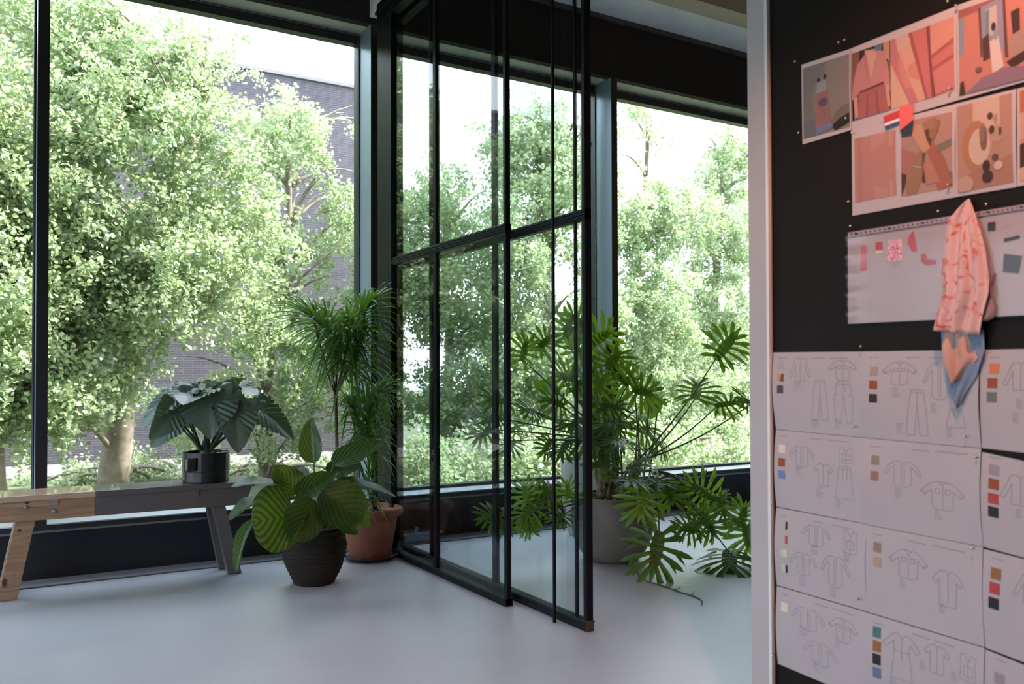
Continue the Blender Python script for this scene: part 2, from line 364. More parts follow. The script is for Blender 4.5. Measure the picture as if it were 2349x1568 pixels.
# floor plate with bolt at the wall, between panels and plinth
bp = thing('floor_bracket', (2.35, 5.0, 0), 'dark steel floor bracket with a bolt, by the plinth behind the glass', 'bracket')
bevel(MB().box((2.16, 4.93, .0), (2.40, 5.08, .05)).box((2.14, 4.93, .05), (2.42, 5.08, .062)).build('plate', M['fin'], bp), .002)
MB().lathe((2.27, 5.0, .062), [(0, .03), (.012, .03), (.014, .0), (.024, 0), (.024, -.001)][::-1], 6).build('bolt', M['fin'], bp)

# ------------------------------------------------------------------ pin board
BX = 1.87
bevel(tag(MB().box((BX, -1.2, .02), (BX+.03, atx(1779, 1400, BX).y, 2.75)).build('pin_board', M['board']), 'black pin board wall covered with prints and sketch sheets, beside a white post', 'pin board'), .001)
yb0, yb1 = atx(1777, 1200, BX).y, atx(1730, 1400, BX).y
po = thing('board_post', (BX, (yb0+yb1)/2, 0), 'white painted upright post at the edge of the black pin board', 'post')
bevel(MB().box((BX-.012, yb0+.004, 0), (BX+.08, yb1, 2.78)).build('post_body', M['white'], po), .002)
bevel(MB().box((BX-.016, yb0, 0), (BX-.004, yb0+.010, 2.78)).build('edge_strip', pm('edge_strip', (.66, .64, .63), .4), po), .001)

def bpt(x, y, off=0.0): 
    p = atx(x, y, BX); return V((BX-off, p.y, p.z))
class Sheet:
    def __init__(s, q, off=.0015, curl=None, bow=.003):
        s.q = [V((atx(x, y, BX).y, atx(x, y, BX).z)) for x, y in q]; s.px = q   # TL TR BR BL
        s.off = off; s.curl = curl or (lambda u, v: 0); s.bow = bow
    def uvpt(s, u, v, e=0):
        a, b, c, d = s.q; p = a*(1-u)*(1-v)+b*u*(1-v)+c*u*v+d*(1-u)*v
        o = s.off+s.bow*math.sin(PI*max(0, min(1, v)))*max(0, u)*.8+s.curl(u, v)
        return V((BX-o-e, p.x, p.y))
    def inv(s, x, y):
        w = atx(x, y, BX); t = V((w.y, w.z)); u = v = .5; a, b, c, d = s.q
        for _ in range(12):
            p = a*(1-u)*(1-v)+b*u*(1-v)+c*u*v+d*(1-u)*v - t
            du = (b-a)*(1-v)+(c-d)*v; dv = (d-a)*(1-u)+(c-b)*u
            D = du.x*dv.y-du.y*dv.x
            if abs(D) < 1e-12: break
            u -= (p.x*dv.y-p.y*dv.x)/D; v -= (du.x*p.y-du.y*p.x)/D
        return u, v
    def mesh(s, n=14):
        mb = MB(); th = .0004
        for e in (0, -th):
            mb.add([s.uvpt(i/n, j/n, e) for j in range(n+1) for i in range(n+1)],
                   [(j*(n+1)+i, j*(n+1)+i+1, (j+1)*(n+1)+i+1, (j+1)*(n+1)+i) for j in range(n) for i in range(n)])
        return mb
    def line(s, mb, pts, wpx=1.1, e=.0005, col=None):
        # pts in photo pixels
        uv = [s.inv(*p) for p in pts]; w = wpx*.00115
        for (a, b), (c, d) in zip(uv[:-1], uv[1:]):
            L = math.hypot(c-a, d-b); k = max(1, int(L/.09)); pr = None
            for q in range(k+1):
                p = s.uvpt(a+(c-a)*q/k, b+(d-b)*q/k, e)
                if pr is not None:
                    t = (p-pr); 
                    if t.length > 1e-6:
                        t.normalize(); nn = V((0, -t.z, t.y))*w*.5
                        mb.add([pr-nn, pr+nn, p+nn, p-nn], [(0, 1, 2, 3)], 0, None, col)
                pr = p
    def patch(s, q, col, e=.0006, n=3, mb=None, px=True):
        mb = mb or MB(); c = [s.inv(*p) if px else p for p in q]
        vs = []
        for j in range(n+1):
            for i in range(n+1):
                u, v = i/n, j/n
                U = c[0][0]*(1-u)*(1-v)+c[1][0]*u*(1-v)+c[2][0]*u*v+c[3][0]*(1-u)*v
                W_ = c[0][1]*(1-u)*(1-v)+c[1][1]*u*(1-v)+c[2][1]*u*v+c[3][1]*(1-u)*v
                vs.append(s.uvpt(U, W_, e))
        mb.add(vs, [(j*(n+1)+i, j*(n+1)+i+1, (j+1)*(n+1)+i+1, (j+1)*(n+1)+i) for j in range(n) for i in range(n)], 0, None, col)
        return mb
SH = {
 'shirt': [[(-.1,.03),(-.24,.07),(-.5,.42),(-.4,.52),(-.24,.3)],[(.1,.03),(.24,.07),(.5,.42),(.4,.52),(.24,.3)],[(-.24,.3),(-.23,.9),(-.1,.98),(.1,.98),(.23,.9),(.24,.3)],
           [(-.1,.03),(0,.14),(.1,.03),(-.1,.03)],[(0,.14),(0,.97)],[(-.48,.37),(-.37,.47)],[(.48,.37),(.37,.47)],[(-.17,.28),(-.06,.28),(-.06,.42),(-.17,.42),(-.17,.28)],[(.17,.28),(.06,.28),(.06,.42),(.17,.42),(.17,.28)]],
 'long': [[(-.1,.03),(-.24,.07),(-.5,.8),(-.4,.84),(-.22,.35)],[(.1,.03),(.24,.07),(.5,.8),(.4,.84),(.22,.35)],[(-.22,.35),(-.22,1),(.22,1),(.22,.35)],[(-.1,.03),(0,.1),(.1,.03)],[(0,.1),(0,.98)]],
 'tee': [[(-.1,.02),(-.3,.1),(-.48,.32),(-.38,.42),(-.26,.28),(-.26,1),(.26,1),(.26,.28),(.38,.42),(.48,.32),(.3,.1),(.1,.02)],[(-.1,.02),(0,.12),(.1,.02)],[(0,.12),(0,.95)]],
 'arc': [[(-.08,.05),(-.25,.1),(-.42,.3),(-.5,.55),(-.44,.58),(-.34,.36),(-.22,.24)],[(.08,.05),(.25,.1),(.42,.3),(.5,.55),(.44,.58),(.34,.36),(.22,.24)],[(-.22,.24),(-.24,.9),(-.1,1),(.1,1),(.24,.9),(.22,.24)],[(-.04,.06),(-.04,.95)],[(.04,.06),(.04,.95)]],
 'pants': [[(-.28,0),(.28,0),(.3,.06),(-.3,.06),(-.28,0)],[(-.3,.06),(-.42,.5),(-.5,1),(-.12,1),(0,.3),(.12,1),(.5,1),(.42,.5),(.3,.06)],[(0,.06),(0,.3)],[(-.3,.1),(-.36,.25)],[(.3,.1),(.36,.25)]],
 'tied': [[(-.35,0),(.35,0),(.37,.07),(-.37,.07),(-.35,0)],[(-.37,.07),(-.5,.4),(-.46,.9),(-.4,1),(-.16,1),(0,.3),(.16,1),(.4,1),(.46,.9),(.5,.4),(.37,.07)],[(0,.04),(-.08,.25)],[(0,.04),(.1,.25)],[(-.46,.3),(-.25,.33)],[(.46,.3),(.25,.33)]],
 'vest': [[(-.2,0),(-.45,.08),(-.4,.35),(-.45,.95),(0,1),(.45,.95),(.4,.35),(.45,.08),(.2,0)],[(-.2,0),(0,.3),(.2,0)],[(0,.3),(0,.97)],[(-.25,.45),(.25,.45),(.25,.8),(-.25,.8),(-.25,.45)]],
 'skirt': [[(-.3,0),(.3,0),(.32,.08),(-.32,.08),(-.3,0)],[(-.32,.08),(-.5,1),(.5,1),(.32,.08)],[(-.1,.1),(-.12,.4)],[(.1,.1),(.12,.4)]],
 'dress': [[(-.1,.02),(-.25,.06),(-.5,.3),(-.4,.36),(-.22,.2),(-.2,.4),(-.28,1),(.28,1),(.2,.4),(.22,.2),(.4,.36),(.5,.3),(.25,.06),(.1,.02)],[(-.1,.02),(0,.12),(.1,.02)],[(-.2,.4),(.2,.4)],[(0,.12),(0,.6)]]}
SW = {'g': 'a59a96', 'gold': 'b08a55', 'slate': '3d4244', 'gb': '9a8578', 'rust': '8a4320', 'blk': '252021', 'or': 'c46c48', 'gg': '66685f', 'cream': 'cdc2ae', 'blue': '66789f',
      'taupe': '857462', 'br': '906850', 'mauve': '8f7f8a', 'red': 'a83a3c', 'och': '8a5c32', 'teal': '446b6b', 'sblue': '5f6d8a', 'tan': 'a58a70'}
def zz(o, s): return lambda x, y: (o[0]+x/s, o[1]+y/s)
z3 = zz((1750, 780), 3.92); z4 = zz((1750, 1150), 3.751)
GS = 'fashion sketch sheets pinned in rows on the black board'
# name, quad, sketches [(kind, cx, cy, w, h)], captions, headings, swatches
def sk(z, k, x, y, w, h): c = z(x, y); return (k, c[0], c[1], w, h)
sheets = [
 ('white sketch sheet with a tied jumpsuit and a gold swatch, top left of the grid', [(1775,808),(1984,806),(1984,1003),(1781,984)],
  [sk(z3,'long',345,260,48,56), sk(z3,'pants',520,540,38,92), sk(z3,'tied',735,560,44,96), sk(z3,'shirt',725,270,68,48)],
  [z3(320,415), z3(475,750), z3(685,755)], [(z3(180,160),16), (z3(500,160),28), (z3(690,160),40)],
  [(z3(175,228),'g'), (z3(177,335),'gold'), (z3(175,440),'slate')], 13, 18),
 ('white sketch sheet half hidden by the dyed cloth, with trousers and shorts', [(1985,806),(2252,802),(2253,1027),(1986,1003)],
  [sk(z3,'shirt',1245,300,78,55), sk(z3,'arc',1600,360,72,90), sk(z3,'pants',1400,650,50,104), sk(z3,'skirt',1750,700,46,42)],
  [z3(1215,465), z3(1245,790), z3(1555,610), z3(1695,835)], [(z3(1010,155),20), (z3(1365,155),34), (z3(1580,155),40)],
  [(z3(1020,280),'gb'), (z3(1020,400),'rust'), (z3(1020,520),'blk')], 17, 19.5),
 ('white sketch sheet right of the hanging cloth, with orange, rust and grey green swatches', [(2253,802),(2540,796),(2540,1058),(2254,1027)],
  [sk(z3,'long',2330,320,80,66)], [z3(2320,570), z3(2290,700)], [(z3(2100,155),22)],
  [(z3(2095,255),'or'), (z3(2082,385),'rust'), (z3(2078,510),'gg')], 22, 23),
 ('white sketch sheet with cream, rust and blue swatches, second down in the left column', [(1781,985),(1985,1004),(1990,1201),(1782,1161)],
  [sk(z3,'arc',360,1040,56,50), sk(z3,'tee',550,1205,44,52), sk(z3,'vest',755,1035,34,36), sk(z3,'skirt',745,1280,44,74)],
  [z3(340,1180), z3(520,1360), z3(690,1470)], [(z3(180,862),16), (z3(480,888),28), (z3(680,905),46)],
  [(z3(187,975),'cream'), (z3(188,1095),'rust'), (z3(188,1205),'blue')], 14, 19),
 ('white sketch sheet with two brown swatches, second down in the middle column', [(1986,1004),(2253,1028),(2258,1253),(1990,1202)],
  [sk(z3,'arc',1275,1195,84,62), sk(z3,'shirt',1630,1400,104,68)], [z3(1235,1370), z3(1590,1565)], [(z3(1025,955),20), (z3(1420,990),36), (z3(1700,1010),70)],
  [(z3(1033,1075),'taupe'), (z3(1033,1215),'br')], 17, 21),
 ('white sketch sheet with mauve, rust, red and black swatches at the right picture edge', [(2254,1036),(2540,1098),(2540,1330),(2258,1253)],
  [sk(z3,'long',2330,1350,90,70)], [z3(2320,1560)], [(z3(2100,1058),24)],
  [(z3(2095,1165),'mauve'), (z3(2095,1290),'rust'), (z3(2095,1420),'red'), (z3(2095,1540),'blk')], 23, 24),
 ('white sketch sheet with four garments and four two-tone swatches, third down in the left column', [(1782,1163),(1989,1202),(1991,1402),(1783,1341)],
  [sk(z4,'arc',465,290,66,50), sk(z4,'vest',760,350,34,54), sk(z4,'arc',360,530,60,54), sk(z4,'arc',630,595,66,74)],
  [z4(450,410), z4(735,480), z4(350,690), z4(610,780)], [(z4(180,120),14), (z4(485,175),28), (z4(670,215),42)],
  [(z4(200,200),'g'), (z4(202,320),'red'), (z4(200,440),'cream'), (z4(202,570),'cream')], 13, 18),
 ('white sketch sheet with two buttoned shirts and tan swatches, third in the middle column', [(1990,1203),(2257,1254),(2261,1483),(1992,1402)],
  [sk(z4,'shirt',1265,540,90,68), sk(z4,'tee',1605,745,74,84)], [z4(1220,700), z4(1560,920)], [(z4(990,280),20), (z4(1330,350),36), (z4(1610,405),76)],
  [(z4(1000,390),'taupe'), (z4(1002,515),'tan')], 17, 22),
 ('white sketch sheet with ochre, red and black swatches in the lower right', [(2258,1258),(2540,1330),(2540,1590),(2262,1484)],
  [sk(z4,'long',2330,760,90,70)], [z4(2310,900)], [(z4(2030,495),26)],
  [(z4(2020,618),'och'), (z4(2012,742),'red'), (z4(2005,870),'blk')], 23, 26),
 ('white sketch sheet with a single cream swatch, lowest in the left column', [(1783,1343),(1991,1404),(1996,1610),(1785,1521)],
  [sk(z4,'arc',400,1010,76,54), sk(z4,'shirt',700,1110,70,56), sk(z4,'arc',500,1310,78,56)], [z4(355,1110), z4(655,1220), z4(465,1410)],
  [(z4(195,800),16), (z4(495,890),28), (z4(690,945),46)], [(z4(197,905),'cream')], 15, 20),
 ('white sketch sheet with teal, ochre, black and blue swatches at the bottom picture edge', [(1992,1404),(2261,1485),(2266,1722),(1997,1612)],
  [sk(z4,'dress',1210,1330,84,106), sk(z4,'tee',1510,1350,60,66), sk(z4,'vest',1780,1430,42,62)], [z4(1390,1410), z4(1660,1500), z4(1140,1545)],
  [(z4(1000,1045),20), (z4(1365,1155),36), (z4(1570,1220),42)], [(z4(998,1118),'teal'), (z4(1003,1238),'och'), (z4(1003,1348),'blk'), (z4(1005,1465),'sblue')], 18, 24),
 ('white sketch sheet with one mauve swatch in the bottom right corner', [(2262,1488),(2540,1600),(2540,1850),(2266,1724)],
  [], [], [(z4(2050,1365),26)], [(z4(2050,1520),'mauve')], 23, 26),
]
rnd = random.Random(5)
for n, (lab, q, sks, caps, heads, sws, sw_, sh_) in enumerate(sheets):
    amp = rnd.uniform(.004, .010)
    curl = (lambda u, v, a=amp: a*max(0, 1-u*1.0)**3*math.sin(PI*max(0,min(1,v)))*1.2 + a*.9*max(0, (u-.7)/.3)**2*math.sin(PI*max(0,min(1,v))))
    S = Sheet(q, .0015+.0012*((n*2) % 3), curl, .002)
    t = thing('sketch_sheet', S.uvpt(.5, 1), lab, 'paper sheet', GS)
    S.mesh().build('paper', M['paper'], t, smooth=True)
    sl = (q[1][1]-q[0][1])/(q[1][0]-q[0][0]); sl2 = (q[2][1]-q[3][1])/(q[2][0]-q[3][0])
    def slope(y): 
        v = S.inv(q[0][0]+20, y)[1]; return sl+(sl2-sl)*max(0, min(1, v))
    for (k, cx, cy, w, hh) in sks:
        mb = MB(); s_ = slope(cy)
        for pl in SH[k]: S.line(mb, [(cx+x*w, cy+(y-.5)*hh+x*w*s_) for x, y in pl], 1.15)
        mb.build('garment_sketch', M['ink'], t)
    for (cx, cy) in caps:
        s_ = slope(cy); mb = MB()
        for r_ in range(6):
            L = rnd.uniform(9, 17); yy = cy-10+r_*3.9; S.line(mb, [(cx-8, yy-8*s_), (cx-8+L, yy+(L-8)*s_)], 1.0)
        mb.build('printed_caption', M['ink'], t)
    for ((cx, cy), L) in heads:
        s_ = slope(cy); x = cx-L/2; mb = MB()
        while x < cx+L/2: 
            d = rnd.uniform(3, 7); S.line(mb, [(x, cy+(x-cx)*s_), (x+d, cy+(x+d-cx)*s_)], 1.9); x += d+1.5
        mb.build('printed_heading', M['ink'], t)
    for j, ((cx, cy), c) in enumerate(sws):
        s_ = slope(cy); w, hh = sw_/2, sh_/2
        mb = S.patch([(cx-w, cy-hh-w*s_), (cx+w, cy-hh+w*s_), (cx+w, cy+hh+w*s_), (cx-w, cy+hh-w*s_)], lin(SW[c]), .0009)
        if n == 6 and j != 2: S.patch([(cx+.3*w, cy-hh+w*s_), (cx+w, cy-hh+w*s_), (cx+w, cy+hh+w*s_), (cx+.3*w, cy+hh+w*s_)], lin('302c30' if j != 1 else 'b0404a'), .0012, 2, mb)
        if n == 6: S.patch([(cx-w, cy-hh-w*s_), (cx+.3*w, cy-hh), (cx+.3*w, cy+hh), (cx-w, cy+hh-w*s_)], lin('aa9f96' if j < 2 else 'bdb4a2'), .0012, 2, mb)
        if c == 'gold': S.patch([(cx+.2*w, cy-hh), (cx+w, cy-hh), (cx+w, cy+hh), (cx-.1*w, cy+hh)], lin('6a4530'), .0012, 2, mb)
        mb.build('colour_swatch', M['print'], t)

# mood board prints ------------------------------------------------
z1 = zz((1700, 0), 3.135)
GP = 'mood board prints pinned above the sketches'
def disc(cx, cy, rx, ry, n=14, a0=0, a1=2*PI): return [(cx+rx*math.cos(a0+(a1-a0)*i/n), cy+ry*math.sin(a0+(a1-a0)*i/n)) for i in range(n)]
def soft(c):
    c = lin(c); g = sum(c)/3; return tuple((v*.74+g*.26)*.68 for v in c)
def photo(S, t, q, bgc, polys, label=None):
    """q: photo quad in picture pixels; polys: (colour, [(u,v)...]) in photo space, drawn on top of each other"""
    P = Sheet(q, S.off, None, 0)
    c = [S.inv(*p) for p in q]
    def m(u, v, e):
        U = c[0][0]*(1-u)*(1-v)+c[1][0]*u*(1-v)+c[2][0]*u*v+c[3][0]*(1-u)*v; W_ = c[0][1]*(1-u)*(1-v)+c[1][1]*u*(1-v)+c[2][1]*u*v+c[3][1]*(1-u)*v
        return S.uvpt(U, W_, e)
    mb = MB(); n = 8
    mb.add([m(i/n, j/n, .0005) for j in range(n+1) for i in range(n+1)], [(j*(n+1)+i, j*(n+1)+i+1, (j+1)*(n+1)+i+1, (j+1)*(n+1)+i) for j in range(n) for i in range(n)], 0, None, soft(bgc))
    for k, (col, pl) in enumerate(polys):
        pl = [(max(0, min(1, u)), max(0, min(1, v))) for u, v in pl]
        mb.add([m(u, v, .0008+k*.00012) for u, v in pl], [tuple(range(len(pl)))], 0, None, soft(col))
    o = mb.build('printed_photo', M['print'], t)
    if label: o['label'] = label
def mk(lab, q, off=.002, bow=.002):
    S = Sheet(q, off, None, bow); t = thing('mood_board_print', S.uvpt(.5, 1), lab, 'print', GP); S.mesh(10).build('paper', M['paper'], t, smooth=True); return S, t
S, t = mk('print of a pink and blue slip dress on a grey wall, leftmost print', [z1(440,468), z1(795,352), z1(800,935), z1(448,1040)], .0035)
photo(S, t, [z1(452,495), z1(785,388), z1(790,915), z1(458,1000)], '8f8173',
 [('7a7874', [(0,0),(.5,0),(.3,1),(0,1)]), ('8c8378', [(.5,0),(1,0),(1,.7),(.5,.6)]), ('6b7076', [(0,.75),(.4,.8),(.4,1),(0,1)]), ('79705a', [(.6,.85),(.75,.72),(1,.66),(1,.9),(.7,.95)]), ('2a241e', [(.62,.92),(.8,.84),(1,.8),(1,.93),(.7,1)]),
  ('31302c', disc(.35,.235,.035,.035)), ('31302c', disc(.49,.21,.035,.04)), ('8f9aa6', [(.32,.27),(.52,.25),(.54,.42),(.31,.44)]), ('a3646a', [(.30,.42),(.54,.40),(.57,.62),(.61,.86),(.26,.92),(.30,.6)]),
  ('5f4c66', disc(.45,.56,.1,.06)), ('9a6b56', disc(.46,.72,.07,.09)), ('6f7f9a', [(.28,.90),(.62,.86),(.66,.94),(.3,1)])])
S, t = mk('print with a pink blouse and skirt beside pink beams', [z1(793,350), z1(1550,45), z1(1562,722), z1(800,945)], .002)
photo(S, t, [z1(800,388), z1(1078,290), z1(1085,790), z1(806,872)], '8a5a3c',
 [('3d2a1e', [(.2,0),(1,0),(1,.3),(.2,.2)]), ('4a74a8', [(.62,.0),(.8,0),(.78,.12),(.6,.12)]), ('c9936c', [(.82,0),(.98,0),(.98,.3),(.84,.2)]), ('d49a86', [(.35,.02),(.62,.05),(.62,.3),(.38,.3)]),
  ('2a1a14', [(0,.62),(.12,.62),(.14,1),(0,1)]), ('cf7f78', [(.15,.2),(.38,.06),(.62,.08),(.85,.12),(.97,.45),(1,.75),(.9,.62),(.82,.60),(.2,.62),(.0,.7),(.05,.4)]),
  ('dba08a', [(.36,.05),(.66,.1),(.5,.5),(.42,.4)]), ('c87470', [(.30,.1),(.40,.08),(.5,.5),(.44,.55)]), ('7a3434', [(.2,.60),(.83,.56),(.84,.60),(.21,.64)]), ('b85a58', [(.2,.63),(.84,.60),(.97,1),(.13,1)]),
  ('a04c4e', [(.4,.66),(.44,.66),(.42,1),(.36,1)]), ('a04c4e', [(.62,.64),(.66,.64),(.72,1),(.64,1)]), ('d69a84', [(.05,.68),(.15,.66),(.16,.95),(.08,1)]), ('d69a84', [(.86,.6),(.96,.64),(1,.95),(.93,.95)])], 'photo of a pink blouse and skirt')
photo(S, t, [z1(1082,288), z1(1535,122), z1(1540,655), z1(1088,788)], 'd9856f',
 [('dcae86', [(0,.3),(.3,1),(0,1)]), ('cf6f70', [(0,0),(.06,.0),(.5,1),(.3,1),(0,.35)]), ('dfa184', [(.08,.08),(.3,.1),(.62,1),(.44,1)]), ('d8aa9c', [(.08,0),(.3,0),(.33,.14),(.12,.22)]),
  ('b0504c', [(.29,0),(.35,0),(.62,1),(.56,1)]), ('d36762', [(.35,0),(.6,0),(.68,1),(.60,1)]), ('8f3f40', [(.58,0),(.64,0),(.72,1),(.66,1)]), ('dd8f78', [(.64,0),(1,0),(1,.4),(.66,.45)]), ('b45450', [(.66,.42),(1,.28),(1,.34),(.66,.48)]),
  ('d46a64', [(.66,.48),(1,.34),(1,.52),(.68,.62)]), ('b45450', [(.67,.60),(1,.50),(1,.55),(.67,.65)]), ('d8766e', [(.68,.65),(1,.55),(1,.95),(.72,.98)])], 'photo of pink painted beams')
S, t = mk('print of a pink room with a white pedestal before a blue framed window', [z1(1552,42), z1(2080,-140), z1(2110,570), z1(1565,722)], .003)
photo(S, t, [z1(1567,80), z1(2060,-90), z1(2080,560), z1(1578,690)], 'cf7a66',
 [('7f93a8', [(0,.12),(.09,.10),(.08,.5),(0,.55)]), ('a85a52', [(.0,.0),(1,0),(1,.03),(0,.1)]), ('8f8fb0', [(.34,.05),(.66,.02),(.68,.62),(.36,.62)]), ('c3b8b4', [(.42,.10),(.58,.08),(.58,.4),(.42,.42)]), ('5f8f98', [(.42,.12),(.47,.1),(.46,.45),(.41,.45)]),
  ('6a4438', [(.31,.06),(.345,.05),(.36,.62),(.33,.62)]), ('6a4438', [(.665,.02),(.70,.02),(.73,.72),(.68,.7)]), ('5a3a26', [(.36,.42),(.46,.38),(.47,.66),(.37,.68)]), ('d8c6c2', [(.47,.48),(.6,.44),(.66,.80),(.5,.86)]), ('3a3434', disc(.53,.32,.035,.05)),
  ('8fa0a0', disc(.56,.42,.04,.06)), ('4a2f26', [(.78,.22),(.9,.2),(.9,.45),(.8,.48)]), ('b08a7c', [(.74,.5),(1,.42),(1,.68),(.76,.74)]), ('4a2c20', [(.7,.76),(1,.68),(1,.78),(.78,.84)]),
  ('8f6f88', [(.1,1),(.36,.86),(.7,.82),(.95,.86),(1,.9),(1,1)]), ('4a3a2a', [(.02,.86),(.07,.84),(.1,1),(0,1)]), ('7a5a60', disc(.3,.76,.05,.03))])
S, t = mk('print with a plain pink fabric photo beside a photo of crossed hands', [z1(800,940), z1(1548,748), z1(1548,1418), z1(806,1552)], .0028, .004)
photo(S, t, [z1(820,1000), z1(1118,932), z1(1125,1405), z1(826,1458)], 'c88070', [('cf8c78', [(.4,0),(.75,0),(.8,1),(.5,1)]), ('c07868', [(.1,0),(.16,0),(.18,1),(.1,1)]), ('d09480', [(.84,0),(.92,0),(.93,1),(.86,1)])], 'plain pink fabric photo')
photo(S, t, [z1(1160,882), z1(1525,805), z1(1532,1350), z1(1162,1415)], 'c08a74',
 [('b88a78', [(0,.2),(.5,.3),(.5,.6),(0,.6)]), ('8a7a5c', [(.7,.4),(1,.35),(1,.9),(.9,.8)]), ('5a3022', [(0,.68),(.12,.66),(.1,.85),(0,1)]), ('b8705c', [(0,.35),(.3,.45),(.4,.65),(.1,.72),(0,.68)]),
  ('a87850', [(.3,.5),(.45,.38),(.5,.55),(.42,.8),(.3,1),(.1,1),(.08,.85),(.2,.66)]), ('5a3828', [(.44,.44),(.5,.42),(.48,.8),(.6,.9),(.42,.86)]), ('c8785c', [(.45,.62),(.6,.58),(.78,.9),(.5,.9)]),
  ('b8603f', [(.5,.4),(.62,.34),(.86,.6),(1,.95),(.8,1),(.72,1)]), ('d8946a', [(.22,.2),(.3,.08),(.42,.08),(.48,.2),(.56,.34),(.6,.42),(.46,.48),(.34,.34)]),
  ('6a3c26', [(.45,.12),(.56,.16),(.62,.28),(.6,.42),(.52,.3)]), ('b07850', [(.42,.08),(.52,.05),(.56,.16),(.47,.18)]), ('b07850', [(.54,.04),(.6,.03),(.63,.18),(.57,.2)]), ('b07850', [(.62,.02),(.69,.03),(.7,.2),(.64,.2)]), ('a87048', [(.71,.05),(.78,.08),(.74,.22),(.68,.24)]), ('a87048', [(.56,.16),(.74,.18),(.66,.34),(.58,.28)]),
  ('e0c8b8', [(.25,.62),(.42,.66),(.42,.67),(.25,.63)])], 'photo of crossed hands')
S, t = mk('print of an orange ring shaped ornament with dried flowers', [z1(1548,748), z1(1985,640), z1(1988,1345), z1(1548,1418)], .0035, .003)
photo(S, t, [z1(1558,772), z1(1955,668), z1(1966,1310), z1(1566,1390)], 'c08a70',
 [('d8b096', [(.3,.0),(.78,0),(.8,.3),(.7,.5),(.3,.3)]), ('b8785c', [(0,.85),(1,.68),(1,1),(0,1)]), ('bf7c44', disc(.35,.5,.26,.29)), ('c99078', disc(.47,.5,.2,.2)), ('d8b49c', disc(.42,.52,.20,.21)), ('c49478', disc(.75,.42,.12,.1)), ('8a6048', disc(.5,.44,.07,.14)), ('9a7058', disc(.47,.38,.05,.1)),
  ('5a3c28', disc(.62,.2,.05,.04)), ('5a3c28', disc(.65,.36,.05,.05)), ('6a4a34', disc(.8,.4,.03,.05)), ('6a5038', disc(.70,.68,.06,.04)), ('4a2c1c', disc(.54,.76,.07,.07)), ('4a2c1c', disc(.56,.88,.1,.07)), ('c89c84', disc(.15,.92,.16,.1)), ('d8b8a0', disc(.76,.78,.08,.05))])
S, t = mk('orange and brown print cut by the right picture edge', [z1(1990,640), z1(2400,540), z1(2400,1270), z1(1990,1342)], .003)
photo(S, t, [z1(2010,655), z1(2380,570), z1(2380,1240), z1(2012,1302)], 'd08860', [('c86840', [(0,0),(.5,0),(.4,.2),(0,.25)]), ('dca080', [(0,.25),(.5,.2),(.5,.5),(0,.55)]), ('4a2a1c', [(0,.6),(.6,.5),(.6,.85),(0,.86)]), ('d8a890', [(0,.86),(.4,.82),(.4,1),(0,1)])])
# small fabric swatches over the prints
S = Sheet([z1(1040,845), z1(1150,800), z1(1160,905), z1(1050,935)], .007, None, 0)
t = thing('fabric_swatch', S.uvpt(.5, 1), 'red, white and blue striped fabric snippet pinned between two prints', 'fabric swatch')
mb = S.patch([z1(1036,840), z1(1150,795), z1(1155,850), z1(1045,890)], lin('b5383c'), 0); S.patch([z1(1045,890), z1(1155,850), z1(1157,868), z1(1047,908)], lin('d8d2d6'), 0, mb=mb); S.patch([z1(1047,908), z1(1157,868), z1(1158,890), z1(1050,935)], lin('3d4a66'), 0, mb=mb)
mb.build('snippet', M['print'], t)
S = Sheet([z1(1152,770), z1(1250,745), z1(1250,975), z1(1158,985)], .008, None, 0)
t = thing('fabric_swatch', S.uvpt(.5, 1), 'coral fabric snippet pinned over a dark blue one above the crossed hands photo', 'fabric swatch')
S.patch([z1(1160,930), z1(1252,865), z1(1240,975), z1(1165,988)], lin('2f3342'), -.0015).build('blue_snippet', M['print'], t)
S.patch([z1(1152,772), z1(1250,748), z1(1250,868), z1(1155,942)], lin('d0605c'), 0).build('coral_snippet', M['print'], t)

# plastic sleeve ---------------------------------------------------
z2 = zz((1700, 450), 3.135)
S = Sheet([z2(775,262), z2(2300,18), z2(2300,842), z2(778,917)], .004, lambda u, v: .003*math.sin(u*9)*v, .004)
t = thing('plastic_sleeve', S.uvpt(.5, 1), 'clear plastic sleeve with a perforated strip and a white sheet of fabric samples', 'plastic sleeve')
S.mesh(20).build('paper_insert', M['paper'], t, smooth=True)
mb = S.patch([z2(778,262), z2(2300,18), z2(2300,58), z2(778,300)], lin('a09096'), .0012, 16); mb.build('perforated_strip', M['print'], t)
mb = MB()
for k in range(44):
    x = 805+k*34; y = 262-(x-778)*.1603+18; w = 5 if k % 7 not in (1,) else 14
    S.patch([z2(x-w, y-6), z2(x+w, y-7), z2(x+w, y+6), z2(x-w, y+7)], lin('2a2222'), .0018, 1, mb)
S.line(mb, [z2(778,300), z2(1500,186)], 1.6, .002, lin('403434')); S.line(mb, [z2(1720,150), z2(2300,58)], 1.6, .002, lin('403434'))
mb.build('punched_holes', M['print'], t)
def sw(q, c, name='fabric_sample', m='print'): S.patch([z2(*p) for p in q], lin(c), .0014, 3).build(name, M[m] if isinstance(m, str) else m, t)
sw([(872,362),(908,355),(912,530),(872,535)], 'c06a72'); sw([(977,332),(1028,330),(1028,386),(978,392)], 'b0404a'); sw([(978,394),(1026,390),(1026,410),(980,416)], 'd8bfae')
